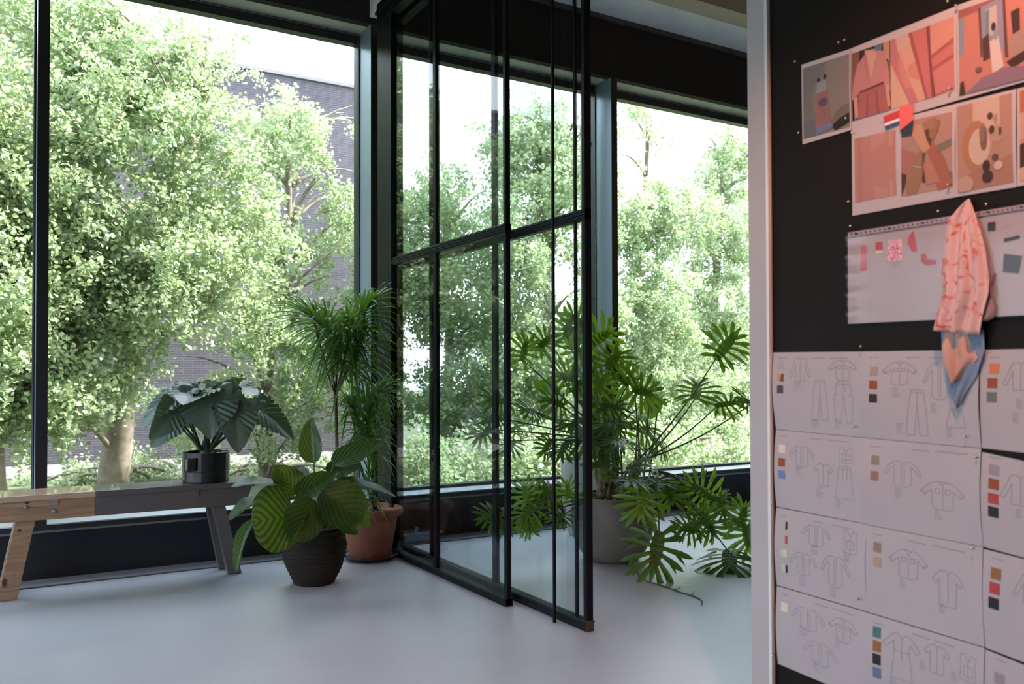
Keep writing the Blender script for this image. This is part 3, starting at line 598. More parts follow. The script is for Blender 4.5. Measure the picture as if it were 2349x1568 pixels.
def batik(name, c1, c2, sc, lo, hi):
    m, nt, b = nmat(name); tc = N(nt, 'ShaderNodeTexCoord'); nz = N(nt, 'ShaderNodeTexNoise'); nz.inputs['Scale'].default_value = sc; nz.inputs['Detail'].default_value = 3; nz.inputs['Distortion'].default_value = 1.2
    r = N(nt, 'ShaderNodeValToRGB'); r.color_ramp.elements[0].position = lo; r.color_ramp.elements[1].position = hi
    r.color_ramp.elements[0].color = (*lin(c1), 1); r.color_ramp.elements[1].color = (*lin(c2), 1)
    nt.links.new(tc.outputs['Object'], nz.inputs['Vector']); nt.links.new(nz.outputs['Fac'], r.inputs[0]); nt.links.new(r.outputs[0], b.inputs['Base Color']); b.inputs['Roughness'].default_value = .85; return m
BAT = batik('batik_print', 'd8b4bc', 'c04858', 130, .48, .6)
sw([(1070,315),(1182,308),(1168,462),(1058,470)], 'ffffff', m=BAT)
for pl, c in (([(1215,290),(1250,250),(1265,330),(1275,390),(1245,400),(1210,340)], 'b84a55'), ([(1305,420),(1340,410),(1350,455),(1415,460),(1410,490),(1340,495),(1305,470)], 'a03c48')):
    mb = MB(); u = [S.inv(*z2(*p)) for p in pl]; mb.add([S.uvpt(a, b, .0016) for a, b in u], [tuple(range(len(u)))], 0, None, lin(c)); mb.build('fabric_sample', M['print'], t)
sw([(1785,190),(1842,185),(1842,250),(1785,252)], '352b30'); sw([(1905,305),(2020,282),(2020,305),(1905,332)], '2f2629'); sw([(1905,415),(2040,430),(2015,555),(1898,545)], '2c2427'); sw([(1835,550),(1858,560),(1825,650),(1805,645)], '8a7076')
for (x, y) in ((1110,490),(1110,565),(1280,515),(1340,265),(1340,350),(1920,215),(1380,845)):
    mb = MB()
    for r_ in range(2): S.line(mb, [z2(x-25, y+r_*14), z2(x+30, y+r_*14-4)], .8, .0015)
    mb.build('printed_caption', M['ink'], t)
Fm = Sheet([z2(775,258), z2(2300,14), z2(2300,846), z2(778,921)], .0095, lambda u, v: .003*math.exp(-(u*14)**2)*(1+.6*math.sin(v*30)), .001)
fm = Fm.mesh(24); fm.build('clear_film', M['film'], t, smooth=True)

# hanging dyed cloth -----------------------------------------------
Lp = [(1662,25),(1600,90),(1530,180),(1500,380),(1482,560),(1490,700),(1440,880),(1425,965)]
Rp = [(1672,25),(1700,80),(1760,250),(1800,400),(1830,600),(1835,700),(1800,850),(1775,1000)]
TD = batik('tie_dyed_cotton', 'c8a29e', 'c04434', 34, .52, .68)
t = thing('hanging_cloth', bpt(*z2(1640, 1000), .02), 'pink and orange tie dyed cloth with blue grey lining, hanging from a pin', 'cloth')
def clothmesh(Lq, Rq, nu=28, nv=30, dep=.03, folds=3.2, ph=0):
    mb = MB(); vs = []
    for j in range(nv+1):
        f = j/nv*(len(Lq)-1); i = min(int(f), len(Lq)-2); g = f-i
        a = (Lq[i][0]*(1-g)+Lq[i+1][0]*g, Lq[i][1]*(1-g)+Lq[i+1][1]*g); b = (Rq[i][0]*(1-g)+Rq[i+1][0]*g, Rq[i][1]*(1-g)+Rq[i+1][1]*g)
        for k in range(nu+1):
            s_ = k/nu; x, y = z2(a[0]*(1-s_)+b[0]*s_, a[1]*(1-s_)+b[1]*s_)
            o = .014+dep*(j/nv)**.6*(.35+.5*math.sin(s_*folds*PI+ph)**2+.15*math.sin(s_*9+j*.2))
            vs.append(bpt(x, y, o))
    mb.add(vs, [(j*(nu+1)+k, j*(nu+1)+k+1, (j+1)*(nu+1)+k+1, (j+1)*(nu+1)+k) for j in range(nv) for k in range(nu)]); return mb
o = clothmesh(Lp, Rp).build('dyed_cloth', TD, t, smooth=True); sm = o.modifiers.new('thick', 'SOLIDIFY'); sm.thickness = .0012
o = clothmesh([(1465,955),(1475,1080),(1510,1280),(1530,1420),(1588,1520)], [(1770,960),(1782,1100),(1725,1290),(1640,1420),(1592,1524)], 20, 16, .012, 2, .5).build('lining', pm('blue_grey_cotton', '76839a', .9, c2='6a7890', scale=20), t, smooth=True)
o = clothmesh([(1500,960),(1480,1080),(1500,1200),(1560,1345)], [(1640,960),(1690,1060),(1740,1160),(1600,1320)], 14, 12, .02, 2, .5).build('inner_fold', pm('peach_cotton', 'bf9484', .9, c2='b58778', scale=14), t, smooth=True)
o = clothmesh([(1745,740),(1760,790),(1765,860),(1790,885)], [(1830,735),(1858,800),(1850,880),(1800,900)], 10, 8, .02, 1, 0).build('dark_fold', pm('taupe_cotton', '8a7076', .9), t, smooth=True)
# pins
for k, (x, y) in enumerate([z1(412,447), z1(435,960), z1(725,312), z1(768,293), z1(1510,18), z1(1568,50), z1(775,855), z1(1520,642), z1(820,960), z1(795,1452), z1(1512,1332), z1(1442,1522), z1(1788,1472),
                           z2(810,217), z2(885,1078), z2(1660,40), z3(845,775), z3(1845,860), z3(1945,1050), z4(845,830), z4(1825,395), (1778,1152), (1780,1500)]):
    labs = ['left of the slip dress print', 'at the lower left corner of the slip dress print', 'over the top edge between the first two prints', 'just right of another pin over the first two prints', 'above the pink room print', 'on the top edge between the beams and the pink room', 'at the lower right corner of the slip dress photo',
            'on the pink beams photo', 'on the corner above the plain pink photo', 'at the lower left corner of the plain pink photo', 'at the lower right of the crossed hands photo', 'in the black gap above the perforated strip', 'right of the hanging cloth tip', 'above the left end of the perforated strip', 'above the top row of sketch sheets',
            'holding the tip of the hanging cloth', 'at the lower right of the top left sketch sheet', 'at the lower right of the sheet with shorts', 'near the upper right of the two brown swatch sheet', 'near the lower right of the four swatch sheet', 'near the upper right of the two buttoned shirts sheet', 'at the left board edge beside the cream swatch sheets', 'at the left board edge near its lowest sheet']
    p = bpt(x, y, .012); mb = MB().tube([bpt(x, y, 0), bpt(x, y, .012)], .0006, 6)
    n0 = 10; rr = .0032
    mb.tube([V((p.x+.002, p.y, p.z)), V((p.x, p.y, p.z)), V((p.x-.003, p.y, p.z)), V((p.x-.0045, p.y, p.z))], [.0012, rr, rr, .0008], n0)
    tag(mb.build('pin', M['pin'], smooth=True, loc=p), 'small metal pin stuck ' + labs[k], 'pin', 'pins in the black board')

# ------------------------------------------------------------------ bench
bx0, bx1, bt = -.16, 1.155, .495
bn = thing('bench', (.5, 4.77, 0), 'long wooden bench, natural pine on the left and painted dark grey on the right', 'bench')
SPX = .385
top = MB().box((bx0, 4.635, bt-.028), (SPX, 4.905, bt), 0).box((SPX, 4.635, bt-.028), (bx1, 4.905, bt), 1)
bevel(top.build('seat_board', [pm('skylit_pine', (.52, .37, .27), .35, c2=(.46, .31, .21), scale=3, stretch=(2, 30, 30), coat=.7), M['greypaint']], bn), .003)  # seat pine lightened to imitate the sky's sheen on the top
def apron(y):
    a = MB(); zt, zb = bt-.028, .372
    a.hexa([(bx0+.03, y, zb), (SPX-.004, y, zb), (SPX-.004, y+.03, zb), (bx0+.03, y+.03, zb)], [(bx0, y, zt), (SPX-.004, y, zt), (SPX-.004, y+.03, zt), (bx0, y+.03, zt)], 0)
    a.hexa([(SPX-.004, y, zb), (bx1-.045, y, zb), (bx1-.045, y+.03, zb), (SPX-.004, y+.03, zb)], [(SPX-.004, y, zt), (bx1-.012, y, zt), (bx1-.012, y+.03, zt), (SPX-.004, y+.03, zt)], 1)
    return a
aps = [bevel(apron(y).build('apron', [M['pine'], M['greypaint']], bn), .002) for y in (4.645, 4.865)]
def leg(xt, xb, y, m, w=.072, d=.04):
    l = MB().hexa([(xb-w/2, y, 0), (xb+w/2, y, 0), (xb+w/2, y+d, 0), (xb-w/2, y+d, 0)], [(xt-w/2, y, .46), (xt+w/2, y, .46), (xt+w/2, y+d, .46), (xt-w/2, y+d, .46)])
    return bevel(l.build('leg', m, bn), .003)
leg(.105, .012, 4.677, M['pine'], .085); leg(.105, .012, 4.823, M['pine'], .085)
leg(.955, 1.062, 4.677, M['greypaint'], .07, .045); leg(.955, 1.045, 4.823, M['greypaint'], .07)
def knob(x, y, r):
    p = at(x, y, 4.643); MB().tube([(p.x, 4.648, p.z), (p.x, 4.642, p.z), (p.x, 4.637, p.z)], [r, r, r*.6], 12).build('bolt', M['alu'], aps[0])
knob(61, 1163, .010); knob(125, 1172, .011)
for px_, py_, m in ((124, 1150, 'alu'), (447, 1131, 'greypaint')):
    p = at(px_, py_, 4.643); bevel(MB().box((p.x-.017, 4.636, p.z-.015), (p.x+.017, 4.645, p.z+.02)).build('bracket', pm('bracket_metal', (.25, .22, .2), .5) if m == 'alu' else M[m], aps[0]), .001)
kn = MB()
for px_, py_, a, b in ((62, 1148, .012, .018), (45, 1216, .008, .006), (10, 1336, .010, .022)):
    p = at(px_, py_, 4.676 if py_ > 1200 else 4.644); c = [(p.x+a*math.cos(k*PI/6), p.y-.0012, p.z+b*math.sin(k*PI/6)) for k in range(12)]
    kn.add(c, [tuple(range(12))])
kn.build('wood_knot', M['knot'], bn)

# ------------------------------------------------------------------ leaf builders
def bez(a, b, c, n): return [a*(1-t)**2+b*2*t*(1-t)+c*t*t for t in [i/n for i in range(n+1)]]
CAMP = V((0, 0, CAMH))
def frame(base, tip, nh):
    ax = (tip-base); L = ax.length; ax = ax/L; s_ = ax.cross(nh).normalized(); n_ = s_.cross(ax).normalized(); return ax, s_, n_, L
def strip(mb, base, tip, nh, width, prof, n=12, m=6, fold=.2, bow=.1, rip=0, nr=9, tw=0, col=None, wav=0, ph=0):
    ax, s_, n_, L = frame(base, tip, nh); mid = bez(base, (base+tip)/2+n_*L*bow, tip, n); vs = []; uv = []
    for i, p in enumerate(mid):
        t = i/n; w = width*.5*prof(t); a = tw*t; sd = s_*math.cos(a)+n_*math.sin(a); nn = n_*math.cos(a)-s_*math.sin(a)
        for k in range(m+1):
            q = -1+2*k/m
            d = fold*abs(q)*w + rip*math.sin(2*PI*nr*(t-.62*abs(q)))*w*min(1, abs(q)*2) + wav*width*math.sin(t*11+ph+q)*q*q
            vs.append(p+sd*(q*w)+nn*d); uv.append((q, t))
    mb.add(vs, [(i*(m+1)+k, i*(m+1)+k+1, (i+1)*(m+1)+k+1, (i+1)*(m+1)+k) for i in range(n) for k in range(m)], 0, uv, col)
ovate = lambda t: max(.02, math.sin(PI*min(1, t)**.72)**.62*(1-.12*t))
rounded = lambda t: max(.02, (4*max(0, t*(1-t)))**.42)
lance = lambda t: max(.03, math.sin(PI*(t*.96+.02)**.6)**.8)
grassy = lambda t: max(.04, min(1, .55+t*1.5)*(1-t**2.2))
def heart(mb, att, tip, nh, width, fold=.25, rip=.05, droop=.25, col=None, nA=120, nR=7, lobes=.42):
    ax, s_, n_, L = frame(att, tip, nh); vs = [att]; uv = [(0, 0)]
    def R(a):   # a = 0 along the tip, +-pi at the notch
        f = abs(a)/PI
        c = math.cos(a); 
        base = L*max(0, c)**2.2 if c > 0 else 0
        body = (width*.5)*math.sin(min(PI, abs(a)))**.8
        tipr = L*(1-f*1.9) if f < .25 else L*.525*(1-(f-.25)*.0)
        r0 = (L*math.exp(-(f*5.2)**1.5)+width*.5*(1-math.exp(-(f*4.2)**2)))
        if f > .78: r0 *= (1-.72*((f-.78)/.22)**1.6)
        if f > .5: r0 *= 1+.18*math.sin((f-.5)/.28*PI) if f < .78 else 1
        return r0
    for j in range(1, nR+1):
        for i in range(nA+1):
            a = -PI+2*PI*i/nA; rr = R(a)*j/nR; x = rr*math.cos(a); y = rr*math.sin(a)
            d = fold*abs(y) - droop*(rr/L)**2*L*.5*(1 if x > 0 else .6) + rip*width*2.2*math.sin(2*PI*6*(x/L-.45*abs(y)/(width*.5)))*min(1, abs(y)/(width*.3))
            vs.append(att+ax*x+s_*y+n_*d); uv.append((y/width, x/L))
    W1 = nA+1; fs = [(0, 1+i, 2+i) for i in range(nA)]
    fs += [(1+(j-1)*W1+i, 1+j*W1+i, 2+j*W1+i, 2+(j-1)*W1+i) for j in range(1, nR) for i in range(nA)]
    mb.add(vs, fs, 0, uv, col)
def lobed(mb, att, tip, nh, width, col, droop=.25, n=6, rg=random):
    """deeply cut leaf: fingers fanning from the petiole joint, joined by a central blade"""
    ax, s_, n_, L = frame(att, tip, nh)
    cen = bez(att-ax*L*.05, att+ax*L*.5+n_*L*.05, att+ax*L*.97-n_*L*droop*.6, 8)
    strip(mb, att-ax*L*.1, att+ax*L*.98-n_*L*droop*.5, nh, width*.25, lambda t: max(.08, 1.15*max(0, math.sin(PI*(t*.87+.12)))**.7*(1-t*.55)), 10, 4, .15, .07, 0, 1, 0, col)
    for sgn in (-1, 1):
        for k in range(n):
            f = (k+.5)/n; a = math.radians(152-132*f**.95)*sgn + rg.uniform(-.06, .06)
            st = att+ax*L*(f*.62-.03); ln = width*(.44+.18*math.sin(PI*f))*(1-.05*f) * rg.uniform(.9, 1.08)
            d = ax*math.cos(a)+s_*math.sin(a)
            e_ = st+d*ln-n_*(droop*ln*rg.uniform(.35, .8)) + ax*ln*.14
            strip(mb, st-d*ln*.02, e_, (n_+d*.25*droop).normalized(), width*.125, lambda t: max(.05, (1.25-.45*math.cos(t*PI))*.62*(1-max(0, t-.55)**1.6*2.6) if t < .995 else .05), 7, 2, .3, .1, 0, 1, rg.uniform(-.3, .3), col)
            if rg.random() < .55:
                m_ = st+(e_-st)*.5; d2 = (d+ax*.9*(1 if rg.random() < .7 else -.5)).normalized()
                strip(mb, m_, m_+d2*ln*.42-n_*droop*ln*.3, n_, width*.07, grassy, 4, 2, .2, .08, 0, 1, 0, col)
    sk_ = [att+ax*L*t for t in (0, .5, .95)]
def stalk(mb, a, b, r0=.005, r1=.003, sag=.2, n=12, up=V((0, 0, 1)), mi=0):
    pts = bez(a, (a+b)/2+up*(b-a).length*sag, b, n); mb.tube(pts, [r0+(r1-r0)*i/n for i in range(n+1)], 7, mi)
def px2(c): return c
def toward(p, up=.0, right=.0): return ((CAMP-p).normalized()+V((0, 0, 1))*up+cright*right).normalized()

# ------------------------------------------------------------------ alocasia on the bench
ac = atz(474, 1103, bt); ac = V((ac.x, 4.775, bt))
al = thing('potted_alocasia', ac, 'dark leaved elephant ear plant in a black cylinder pot standing on the bench', 'potted plant')
R_ = .122
MB().lathe(ac, [(0, 0), (R_*.96, 0), (R_*.985, .006), (R_*.985, .055), (R_, .058), (R_, .158), (R_-.006, .160), (R_-.009, .156), (R_-.009, .13), (0, .13)], 64).build('pot', M['blackpot'], al, smooth=False)
alpot = al.children[0] if al.children else [o for o in COL.objects if o.parent == al][0]
hx = at(431, 1072, 4.70)
bevel(MB().box((ac.x-.118, ac.y-.115, ac.z+.065), (ac.x-.068, ac.y-.07, ac.z+.135)).build('handle', M['blackpot'], alpot), .008, 3)
MB().lathe(ac, [(0, .134), (R_-.012, .131)], 24).build('soil', M['soil'], al)
Yc = 4.77; lf = MB(); st = MB(); crown = ac+V((0, 0, .13))
AL = [  # attach px, Y, tip px, Y, width m, normal, droop, fold
 ((478, 925), 4.60, (482, 1002), 4.52, .262, (0, .25, 0), .35, .22),
 ((410, 905), 4.68, (318, 968), 4.60, .25, (-.2, 1.5, -.55), .35, .16),
 ((462, 893), 4.72, (420, 908), 4.46, .25, (0, 1.9, -.2), .3, .2),
 ((540, 948), 4.58, (549, 1034), 4.50, .20, (0, .2, .3), .3, .2),
 ((604, 945), 4.72, (680, 1000), 4.66, .21, (0, 1.6, .35), .3, .15),
 ((540, 890), 4.90, (588, 896), 4.72, .17, (0, 1.8, 0), .25, .15),
 ((395, 962), 4.86, (347, 1025), 4.86, .16, (0, .15, -.2), .1, .1),
 ((392, 948), 4.62, (349, 1004), 4.55, .15, (.9, .1, -.5), .4, .5),
 ((536, 925), 4.84, (560, 945), 4.9, .15, (0, .3, .2), .3, .3),
 ((505, 885), 4.85, (500, 910), 5.0, .19, (0, 1.2, 0), .3, .2),
 ((425, 955), 4.9, (412, 985), 4.95, .14, (0, .2, .2), .3, .2),
]
for (a, Ya, b, Yb, w, nh, dr, fo) in AL:
    A_, B_ = at(*a, Ya), at(*b, Yb); n_ = toward(A_, nh[1]*1.0, nh[2]); n_ = (n_+cright*nh[0]).normalized()
    heart(lf, A_, B_, n_, w*1.12, fo, .013, dr)
    s0 = crown+V((random.Random(a[0]).uniform(-.02, .02), random.Random(a[1]).uniform(-.02, .02), 0))
    stalk(st, s0, A_, .009, .0042, .10 if abs(A_.x-ac.x) > .1 else .02)
A_, B_ = at(536, 962, 4.62), at(533, 866, 4.62); strip(lf, A_, B_, toward(A_, 0, 1.2), .075, lance, 14, 6, 1.2, .04); stalk(st, crown, A_, .009, .004, .04)
sm = lf.build('foliage', M['aloc'], al, smooth=True)
st.build('stems', M['dpetiole'], al, smooth=True)
mb = MB().lathe(ac, [(.045, .12), (.03, .17), (.018, .22), (0, .24)], 14); mb.build('leaf_bases', M['dpetiole'], al, smooth=True)

# ------------------------------------------------------------------ calathea in the ribbed pot
cc = V((atz(712, 1349, 0).x+.055, 4.27, 0))
cal = thing('potted_calathea', cc, 'striped round leaved prayer plant in a dark ribbed basket pot on the floor', 'potted plant')
prof = [(0, 0), (.098, 0)]
for k in range(57):
    z = .004+k*.005; f = z/.288; r = .100+.066*math.sin(min(1, f*1.35)*PI/2)-.030*max(0, f-.55)/.45*1.0
    prof.append((r+.0022*math.sin(k*1.57*1.0)*(1 if k % 4 < 2 else .4), z))
prof += [(prof[-1][0]-.012, .286), (.118, .25), (0, .25)]
MB().lathe(cc, prof, 72, wob=lambda a, z: .0022*math.sin(a*3+z*40)+.001*math.sin(a*17+z*300)).build('pot', M['basket'], cal, smooth=True)
MB().lathe(cc, [(0, .256), (.12, .252)], 24).build('soil', M['soil'], cal)
lf = MB(); st = MB(); crown = cc+V((0, 0, .25))
CA = [ # base px,Y, tip px,Y, width(m), up, right, fold, bow
 ((672,1184),4.02,(578,1196),4.00,.315,.05,.0,.06,.06), ((650,1112),4.10,(530,1116),4.02,.13,3.5,0,.2,.10), ((612,1140),4.16,(524,1193),4.10,.14,1.6,-.9,.3,.08),
 ((585,1188),4.12,(543,1312),4.02,.10,.3,-1.0,.5,.12), ((682,1132),4.08,(630,1068),4.14,.17,.2,.6,.2,.04), ((692,1124),4.2,(672,1070),4.3,.16,.6,-.6,.35,.1),
 ((720,1062),4.30,(713,960),4.34,.13,.1,-.35,.55,.04), ((764,1068),4.12,(880,1008),4.16,.16,.9,-.3,.12,.08), ((752,1090),4.2,(828,1062),4.24,.15,1.5,.2,.2,.1),
 ((680,1140),4.05,(772,1084),4.1,.13,.9,.2,.25,.08), ((722,1146),3.98,(668,1236),3.94,.20,.1,.5,.1,.1), ((735,1128),3.98,(832,1192),3.92,.245,.5,.1,.18,.10),
 ((758,1112),4.15,(908,1138),4.12,.15,3.2,0,.2,.14), ((775,1196),4.15,(822,1224),4.12,.075,.3,0,.2,.1), ((822,1168),4.2,(846,1208),4.2,.075,.2,0,.2,.1),
 ((706,1168),3.93,(659,1260),3.86,.055,.0,2.4,.8,.06), ((735,1130),4.3,(742,1080),4.42,.15,.6,.2,.2,.1), ((700,1150),4.1,(745,1180),3.95,.17,.9,0,.15,.1),
]
for k, (a, Ya, b, Yb, w, u, rr, fo, bo) in enumerate(CA):
    A_, B_ = at(*a, Ya), at(*b, Yb)
    strip(lf, A_, B_, toward(A_, u, rr), w, rounded if w > .19 else ovate, 22, 10, fo, bo, .022, 6, wav=.025, ph=k, col=(((1, .3, .8, .9, .9, .35, .55, 1, .4, 1, .3, .3, .35, .5, .8, .6, .4, .9)[k],)*3))
    stalk(st, crown+V((math.sin(k*2.1)*.03, math.cos(k*1.7)*.03, 0)), A_, .0045, .003, .08)
lf.build('foliage', M['cala'], cal, smooth=True); st.build('stems', M['petiole'], cal, smooth=True)

# ------------------------------------------------------------------ dracaena in terracotta
tc = V((1.83, 4.66, 0)); tc.x = atz(836, 1280, .0).x+.025
tag(MB().lathe(tc, [(0, 0), (.12, 0), (.150, .018), (.160, .030), (.156, .032), (.144, .018), (.12, .008), (0, .008)], 56).build('saucer', M['blackplastic'], smooth=True, loc=tc), 'dark plastic saucer under the terracotta pot', 'saucer')
pc = tc+V((0, 0, .009))
dr = thing('potted_dracaena', pc, 'tall narrow leaved dracaena in a terracotta pot beside the glass partition', 'potted plant')
MB().lathe(pc, [(0, 0), (.112, 0), (.118, .006), (.150, .19), (.155, .215), (.153, .222), (.160, .232), (.176, .240), (.188, .252), (.192, .268), (.187, .284), (.172, .291), (.160, .286), (.158, .27), (0, .262)], 64).build('pot', M['terra'], dr, smooth=True)
MB().lathe(pc, [(0, .268), (.158, .265)], 24).build('soil', M['soil'], dr)
lf = MB(); st = MB(); so_ = pc+V((0, 0, .26)); rg = random.Random(11)
Yd = 4.60
def tubep(mb, pts, r): mb.tube(pts, r, 8)
stm = [at(776, 1150, 4.62), at(774, 1060, 4.62), at(772, 980, 4.62), at(770, 906, 4.62)]
stm[0] = pc+V((-.05, 0, .26)); tubep(st, stm, [.011, .0105, .0095, .009])
fk = stm[-1]
HD = [(722, 738, 4.52), (752, 742, 4.70), (838, 715, 4.62), (800, 775, 4.52), (775, 790, 4.72), (825, 790, 4.56)]
for (x, y, Y) in HD:
    h_ = at(x, y, Y); m_ = at((x*.55+770*.45), 840, Y*.5+2.31); st.tube(bez(fk, m_, h_, 8), [.006]*9, 7)
st2 = [pc+V((.04, .02, .26)), at(824, 1060, 4.66), at(830, 980, 4.68)]; tubep(st, st2, [.009, .008, .007])
HD2 = [(855, 915, 4.60), (808, 955, 4.66), (845, 985, 4.58), (880, 960, 4.68)]
for (x, y, Y) in HD2: st.tube(bez(st2[-1], at((x+830)/2, 985, Y), at(x, y, Y), 6), [.005]*7, 7)
st3 = [pc+V((.03, -.05, .26)), at(845, 1090, 4.58)]; tubep(st, st3, [.007, .005])
UP = V((0, 0, 1))
def headleaves(c, axis, n, ln, w=.018):
    n = int(n*1.3); ln *= 1.22
    axis = axis.normalized(); a1 = axis.cross(V((0, 0, 1)) if abs(axis.z) < .9 else V((1, 0, 0))).normalized(); a2 = axis.cross(a1)
    for k in range(n):
        f = k/n; th = k*2.399+rg.uniform(-.25, .25); el = .12+1.55*f**.75
        d = axis*math.cos(el)+(a1*math.cos(th)+a2*math.sin(th))*math.sin(el)
        L = ln*rg.uniform(.75, 1.12)*(.8 if f < .12 else 1); base = c-axis*(f*.24-.03)
        hz = V((d.x, d.y, 0)); 
        tp = base+d*L*.62+hz*L*.28-UP*L*((.05+.62*f)*rg.uniform(.5, 1.25))
        pts = bez(base, base+d*L*.5+UP*L*(.06+.12*f), tp, 8); v_ = rg.random()*(.9 if f < .35 else .55)
        sd = (pts[2]-pts[0]).cross(UP);  sd = sd.normalized() if sd.length > 1e-4 else V((1, 0, 0)); vs = []; uv = []; ww = w*rg.uniform(.8, 1.15); tw_ = rg.uniform(-.9, .9)
        for i, p in enumerate(pts):
            t = i/8; q = grassy(t)*ww*.5; dn = UP*q*.35; s2 = (sd*math.cos(tw_*t)+UP*math.sin(tw_*t))*q
            vs += [p-s2+dn, p, p+s2+dn]; uv += [(-1, t), (0, t), (1, t)]
        lf.add(vs, [(i*3+j, i*3+j+1, i*3+j+4, i*3+j+3) for i in range(8) for j in (0, 1)], 0, uv, (v_, v_, v_))
headleaves(at(714, 728, 4.50), UP*.8-cright*1.0, 84, .26); headleaves(at(752, 742, 4.70), UP-cright*.1, 60, .25); headleaves(at(840, 710, 4.62), UP+cright*.75, 84, .27)
headleaves(at(800, 765, 4.50), UP, 74, .26); headleaves(at(775, 785, 4.72), UP+cright*.1, 66, .25); headleaves(at(828, 785, 4.56), UP+cright*.3, 70, .26)
headleaves(at(872, 900, 4.60), UP*.6+cright*.9, 62, .24); headleaves(at(808, 945, 4.66), UP-cright*.5, 56, .22); headleaves(at(845, 965, 4.56), UP, 60, .22); headleaves(at(880, 960, 4.68), UP+cright*.5, 40, .2)
headleaves(at(846, 1082, 4.56), UP, 40, .17, w=.014)
lf.v = [(1.84+.105*math.tanh((x-1.84)/.105) if x > 1.84 else x, y, z) for x, y, z in lf.v]
lf.build('foliage', M['drac'], dr, smooth=True); st.build('stems', M['bark'], dr, smooth=True)

# ------------------------------------------------------------------ big pot with philodendron
gc = V((2.99, 3.98, 0)); f0 = atz(1405, 1297, 0); dd = V((f0.x, f0.y, 0)).normalized(); gc = f0+dd*.16
ph = thing('potted_philodendron', gc, 'sprawling split leaf philodendron in a large grey egg shaped pot on the floor', 'potted plant')
zr = .37
pr = [(0, 0), (.125, 0), (.150, .012), (.188, .06), (.222, .13), (.238, .21), (.240, .27), (.234, .33), (.226, zr), (.219, zr+.002), (.214, zr-.01), (.21, zr-.04), (0, zr-.05)]
MB().lathe(gc, pr, 72).build('pot', M['concretepot'], ph, smooth=True)
MB().lathe(gc, [(0, zr-.03), (.212, zr-.04)], 24).build('soil', M['soil'], ph)
crown = V((gc.x, gc.y, zr-.03))
st = MB(); lf = MB(); rg = random.Random(3)
tr = MB()
for (x0, x1, yb, yt) in ((1374, 1380, 1150, 1000), (1398, 1400, 1150, 1080), (1420, 1470, 1150, 1050)):
    a, b = at(x0, yb, gc.y-.05), at(x1, yt, gc.y-.03); n = 36
    tr.tube([a+(b-a)*(i/n) for i in range(n+1)], [.022*(1+.22*math.sin(i*2.1)) for i in range(n+1)], 10)
tr.build('trunk', M['scar'], ph, smooth=True)
mp = MB(); a, b = at(1392, 1120, 4.12), at(1396, 786, 4.12); mp.tube([a, (a+b)/2, b], .019, 12); mp.build('moss_pole', M['moss'], ph, smooth=True)
hub = at(1475, 1055, gc.y-.04); hub2 = at(1385, 1010, gc.y)
